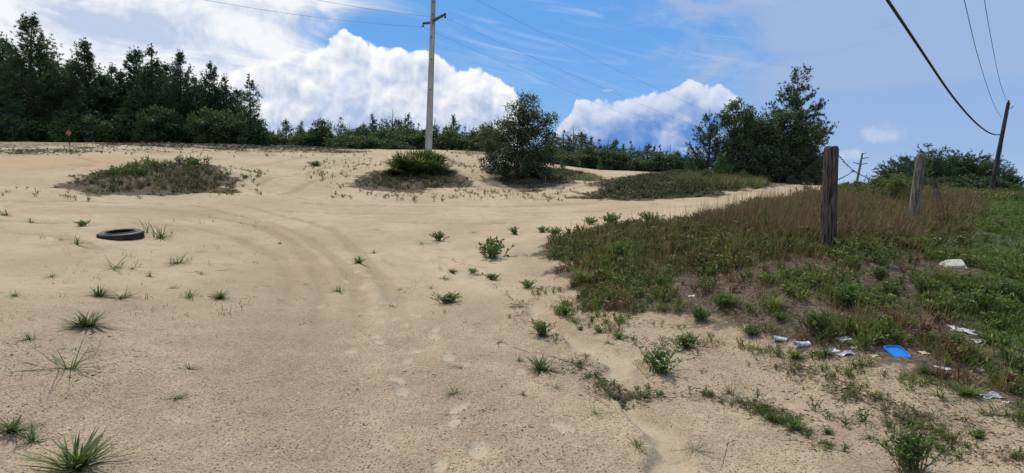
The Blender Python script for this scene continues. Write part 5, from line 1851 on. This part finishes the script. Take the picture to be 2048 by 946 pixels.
# ------------------------------------------------------------------ runners, roots and sticks lying on the sand
RUN = [([(1000, 686), (1040, 702), (1090, 712), (1140, 728), (1190, 755), (1222, 782), (1248, 805)], .008, 'long dark runner stretching to the pale wash channel'),
       ([(1248, 798), (1290, 800), (1340, 798), (1385, 802)], .008, 'dark root crossing the wash channel'),
       ([(1240, 806), (1258, 808), (1268, 815)], .012, 'short dark stick lying in the wash channel'),
       ([(1190, 700), (1212, 705), (1222, 717)], .005, 'thin curved rootlet above the wash channel'),
       ([(1262, 727), (1285, 745), (1302, 762)], .006, 'dark root at the left of the flowering bush'),
       ([(990, 684), (998, 692), (1005, 706)], .005, 'short upright twig at the start of the long runner'),
       ([(335, 549), (380, 548), (420, 545), (465, 542)], .006, 'straight runner lying right of the row below the tyre'),
       ([(1385, 770), (1420, 775), (1460, 790), (1500, 815), (1540, 830)], .006, 'runner in the gravel right of the flowering bush'),
       ([(1500, 700), (1620, 735), (1700, 770), (1780, 800), (1860, 830)], .005, 'long runner across the right gravel'),
       ([(1440, 946), (1465, 890), (1490, 880)], .006, 'thin root at the bottom right of the wash channel'),
       ([(1010, 590), (1030, 600), (1030, 625), (1060, 655)], .006, 'dark root along the upper wash channel'),
       ([(865, 515), (890, 512), (930, 528), (970, 535)], .007, 'dark loop of root at the head of the wash channel'),
       ([(965, 566), (1000, 568), (1030, 575), (1040, 582)], .006, 'dark debris line in the middle of the wash channel'),
       ([(1550, 880), (1640, 890), (1720, 905)], .005, 'faint runner near the bottom right weed'),
       ([(720, 845), (728, 851), (738, 848)], .007, 'short black stick on the lower middle sand')]
for i, (pl, rd, lb) in enumerate(RUN):
    a = np.array(pl, float)
    s_ = np.linspace(0, 1, len(a))
    u = np.linspace(0, 1, 26)
    P_ = gcast(np.interp(u, s_, a[:, 0]), np.interp(u, s_, a[:, 1]))
    r = np.random.default_rng(i)
    P_[:, :2] += np.cumsum(r.normal(0, .003, (26, 2)), 0)
    P_[:, 2] = ground(P_[:, 0], P_[:, 1]) + rd * .1 + r.normal(0, rd * .35, 26)
    g = G()
    g.tube(P_ - P_[0], rd * .55 * r.uniform(.5, 1.2, 26) * np.sin(np.linspace(.35, 2.9, 26)), 5)
    tag(g.part('runner', M['twig'], None, True, P_[0]), lb, 'root')

# ------------------------------------------------------------------ litter
M['blue'] = plain('blue_plastic', (0.005, 0.19, 0.62), (0.008, 0.23, 0.70), 6, 0.35, 0.45)
M['white'] = plain('dirty_white_plastic', (0.33, 0.31, 0.27), (0.66, 0.66, 0.62), 12, 0.6, 0.3)
M['foam'] = plain('cream_foam', (0.52, 0.50, 0.38), (0.68, 0.65, 0.52), 12, 0.8)
M['yellowfoam'] = plain('yellowed_foam', (0.42, 0.38, 0.2), (0.56, 0.51, 0.3), 12, 0.85)
M['film'] = plain('grey_plastic_film', (0.24, 0.24, 0.25), (0.55, 0.56, 0.58), 14, 0.35, 0.4)
M['cup'] = plain('printed_paper_cup', (0.30, 0.36, 0.50), (0.66, 0.66, 0.64), 30, 0.6, lo=.45, hi=.55)

# blue lid: corners on the slope, tilted towards the viewer
c0 = gp(1790, 718)
d0 = c0[1]
TL, TR, BR_, BL_ = at(1763, 691, d0 + .16), at(1799, 692, d0 + .12), at(1826, 716, d0 - .02), at(1789, 718, d0)
ctr = (TL + TR + BR_ + BL_) / 4
lid = thing('box_cover', 'bright blue plastic box lid lying tilted on the weedy slope', 'lid', ctr)
u_ = ((TR - TL) + (BR_ - BL_)) / 4
v_ = ((TL - BL_) + (TR - BR_)) / 4
n_ = unit(np.cross(u_, v_))
out = []
for k in range(24):
    t = k * 2 * math.pi / 24
    c, s_ = math.cos(t), math.sin(t)
    e = .38
    out.append((math.copysign(abs(c) ** e, c), math.copysign(abs(s_) ** e, s_)))
out = np.array(out)


def ringp(k, z):
    return out[:, :1] * k * u_ + out[:, 1:] * k * v_ + n_ * z


g = G()
rg = [ringp(.82, .0), ringp(.86, .010), ringp(.93, .012)]
V = np.concatenate([[n_ * 0.0]] + rg)
T = [(0, 1 + k, 1 + (k + 1) % 24) for k in range(24)] + [t for q in range(2) for k in range(24) for t in ((1 + q * 24 + k, 25 + q * 24 + k, 25 + q * 24 + (k + 1) % 24), (1 + q * 24 + k, 25 + q * 24 + (k + 1) % 24, 1 + q * 24 + (k + 1) % 24))]
g.add(V, T)
g.part('panel', M['blue'], lid)
g = G()
rg = np.concatenate([ringp(.93, .012), ringp(1.0, .006), ringp(1.01, -.02), ringp(.97, -.02)])
T = [t for q in range(3) for k in range(24) for t in ((q * 24 + k, 24 + q * 24 + k, 24 + q * 24 + (k + 1) % 24), (q * 24 + k, 24 + q * 24 + (k + 1) % 24, q * 24 + (k + 1) % 24))]
g.add(rg, T)
g.part('rim', M['blue'], lid)

# white foam shell
p = gp(1915, 541)
w_ = width_at(p, 42)
fs = thing('foam_shell', 'half of a cream white foam food box tipped on the bank', 'food box', p + [0, .08, .0])
fs.rotation_euler = (R(38), R(-6), R(-12))
g = G()
lv = [(1.0, .82, .0), (.97, .78, .012), (.78, .58, .26), (.72, .52, .29)]
rg = []
for a, b, z in lv:
    rg.append(np.concatenate([out * np.array([[w_ * .5 * a, w_ * .42 * b]]), np.full((24, 1), z * w_)], 1))
V = np.concatenate(rg + [[[0, 0, .29 * w_]]])
T = [t for q in range(3) for k in range(24) for t in ((q * 24 + k, q * 24 + (k + 1) % 24, 24 + q * 24 + (k + 1) % 24), (q * 24 + k, 24 + q * 24 + (k + 1) % 24, 24 + q * 24 + k))]
T += [(96, 72 + k, 72 + (k + 1) % 24) for k in range(24)]
g.add(V, T)
g.part('shell', M['foam'], fs)
g = G()
V = np.concatenate([np.concatenate([out * np.array([[w_ * .5 * a, w_ * .36 * a]]), np.full((24, 1), z)], 1) for a, z in ((1.0, .0), (1.08, .0), (1.08, -.006), (1.0, -.006))])
T = [t for q in range(3) for k in range(24) for t in ((q * 24 + k, q * 24 + (k + 1) % 24, 24 + q * 24 + (k + 1) % 24), (q * 24 + k, 24 + q * 24 + (k + 1) % 24, 24 + q * 24 + k))]
g.add(V, T)
g.part('flange', M['foam'], fs)


def cup(label, px_, py_, wpx, yaw, seed):
    p = gp(px_, py_)
    L = width_at(p, wpx)
    o = thing('crushed_cup', label, 'cup', p + [0, 0, L * .2], yaw)
    r = np.random.default_rng(seed)
    rows = []
    for x, rr in ((-.5, .26), (-.5, .24), (-.47, .20), (.0, .235), (.48, .27), (.5, .285), (.5, .255), (.46, .24), (-.42, .18)):
        for k in range(20):
            t = k * 2 * math.pi / 20
            dn = 1 - .32 * np.exp(-((t - 1.6) / .6) ** 2) * (1 - abs(x)) + r.normal(0, .03) - .25 * np.exp(-((t - 4.4) / .8) ** 2) * (x > .2)
            rows.append((x * L, math.cos(t) * rr * L * dn, math.sin(t) * rr * L * dn * .85))
    V = np.array(rows)
    T = [t for q in range(8) for k in range(20) for t in ((q * 20 + k, 20 + q * 20 + k, 20 + q * 20 + (k + 1) % 20), (q * 20 + k, 20 + q * 20 + (k + 1) % 20, q * 20 + (k + 1) % 20))]
    g = G()
    g.add(V, T)
    g.part('cup_wall', M['cup'], o, True)
    g = G()
    g.add(np.concatenate([[[-.475 * L, 0, 0]], V[40:60]]), [(0, 1 + k, 1 + (k + 1) % 20) for k in range(20)])
    g.part('cup_base', M['white'], o)


cup('crushed printed paper cup, left of the two lying cups', 1561, 682, 24, 2.6, 1)
cup('crumpled white paper cup, right of the two lying cups', 1603, 694, 30, 3.3, 2)


def scrap(name, label, cat, px_, py_, wpx, asp, amp, mt, seed, yaw=0.0, group=None, thick=0.004):
    r = np.random.default_rng(seed)
    p = gp(px_, py_)
    W = width_at(p, wpx) * .72
    asp = asp * .5
    n = 13
    u = np.linspace(-.5, .5, n)
    X, Y = np.meshgrid(u, u)
    rx = 1 + .25 * (fbm(X * 2 + seed, Y * 2, 1.7, 3, seed) - .5) * 4 * np.hypot(X, Y)
    A = np.arctan2(Y, X)
    k = 1 - .16 * np.cos(4 * A)
    X, Y = X * rx * k * W, Y * rx * k * W * asp
    c, s_ = math.cos(yaw), math.sin(yaw)
    X, Y = X * c - Y * s_, X * s_ + Y * c
    Z = (fbm(X / W * 3 + seed, Y / W * 3, 1.3, 4, seed) - .3) * amp * W
    zz = ground(X + p[0], Y + p[1]) - p[2] + np.maximum(Z, 0.004)
    top = np.stack([X, Y, zz], -1).reshape(-1, 3)
    bot = top - [0, 0, thick]
    V = np.concatenate([top, bot])
    i, j = np.meshgrid(np.arange(n - 1), np.arange(n - 1), indexing='ij')
    a = (i * n + j).ravel()
    T = np.concatenate([np.stack([a, a + 1, a + n + 1], -1), np.stack([a, a + n + 1, a + n], -1)])
    T = np.concatenate([T, T[:, ::-1] + n * n])
    rim = list(range(n)) + [k * n + n - 1 for k in range(1, n)] + [n * n - 1 - k for k in range(1, n)] + [n * (n - 1) - k * n for k in range(1, n - 1)]
    for k in range(len(rim)):
        a0, a1 = rim[k], rim[(k + 1) % len(rim)]
        T = np.concatenate([T, [(a0, a0 + n * n, a1 + n * n), (a0, a1 + n * n, a1)]])
    g = G()
    g.add(V, T)
    tag(g.part(name, M[mt], None, True, p), label, cat, group)


scrap('torn_bag', 'torn white plastic bag in the hollow left of the blue lid', 'plastic bag', 1690, 708, 42, .9, .45, 'film', 3)
scrap('plastic_film', 'grey crumpled film just left of the torn white bag', 'plastic film', 1662, 702, 34, 1.2, .3, 'film', 5)
scrap('flat_wrapper', 'flat pale grey wrapper strip above the torn white bag', 'wrapper', 1689, 675, 34, 1.4, .1, 'film', 6)
scrap('foam_lump', 'beige foam lump touching the torn white bag', 'foam piece', 1708, 699, 20, 1.0, .6, 'foam', 7)
scrap('foam_lump', 'small yellowed foam lump left of the blue lid', 'foam piece', 1750, 712, 16, 1.2, .6, 'yellowfoam', 8)
scrap('foam_lump', 'yellowish flat foam piece right of the blue lid', 'foam piece', 1848, 704, 18, 2.0, .3, 'yellowfoam', 9)
scrap('long_wrapper', 'long white wrapper lying in the weeds below the foam shell', 'wrapper', 1926, 660, 58, 1.3, .22, 'white', 10, -.35)
scrap('paper_scrap', 'ragged white paper right of the long white wrapper', 'paper', 1960, 681, 32, 1.2, .4, 'white', 11)
scrap('paper_scrap', 'faint grey paper at the right of the ragged white paper', 'paper', 1994, 683, 30, 1.0, .3, 'film', 12)
scrap('paper_strip', 'thin white strip in the grass below and right of the blue lid', 'paper', 1889, 735, 42, 1.0, .12, 'white', 13, -.25)
scrap('paper_scrap', 'tiny white scrap in the turf near the right edge', 'paper', 1963, 741, 12, 1.4, .5, 'white', 14)
scrap('torn_bag', 'pale torn bag in the turf near the lower right corner', 'plastic bag', 1982, 793, 52, 1.0, .35, 'film', 15)
scrap('paper_scrap', 'round white scrap right of the pale torn bag at the lower right', 'paper', 2017, 806, 22, 1.0, .6, 'white', 16)
scrap('paper_scrap', 'small white scrap on the dark bank soil, centre', 'paper', 1384, 592, 16, 1.2, .3, 'white', 17)
scrap('paper_scrap', 'tiny white fleck left on the dark bank near the lime clumps', 'paper', 1246, 583, 10, 1.2, .3, 'white', 18)
scrap('paper_scrap', 'pale flat scrap on the bank between the lime clumps and the weed', 'paper', 1285, 586, 16, 1.6, .2, 'foam', 19)
scrap('paper_scrap', 'white fleck at the upper right of the turf', 'paper', 1991, 538, 8, 1.5, .6, 'white', 20)
scrap('paper_scrap', 'small white fleck on the mid hummock between the tracks, lower one', 'paper', 1325, 399, 5, 2.5, .8, 'white', 21)
scrap('paper_scrap', 'white fleck in the cover in front of the palmetto', 'paper', 798, 362, 4, 2.5, .8, 'white', 22)
scrap('paper_scrap', 'white fleck on the left hummock', 'paper', 267, 366, 5, 2.0, .8, 'white', 23)


# ------------------------------------------------------------------ look-alikes: say which one, counted from the left
ORD = ('first second third fourth fifth sixth seventh eighth ninth tenth eleventh twelfth thirteenth fourteenth fifteenth sixteenth seventeenth eighteenth '
       'nineteenth twentieth twenty-first twenty-second twenty-third twenty-fourth twenty-fifth twenty-sixth twenty-seventh').split()
same = {}
for o in COL.objects:
    if o.parent is None and o.get('label') and o.get('group') and o.get('kind') is None:
        same.setdefault(o['label'], []).append(o)
for lb, lst in same.items():
    if 1 < len(lst) <= len(ORD):
        lst.sort(key=lambda o: pix(o.location)[0])
        for k, o in enumerate(lst):
            o['label'] = lb + ', ' + ORD[k] + ' from the left'
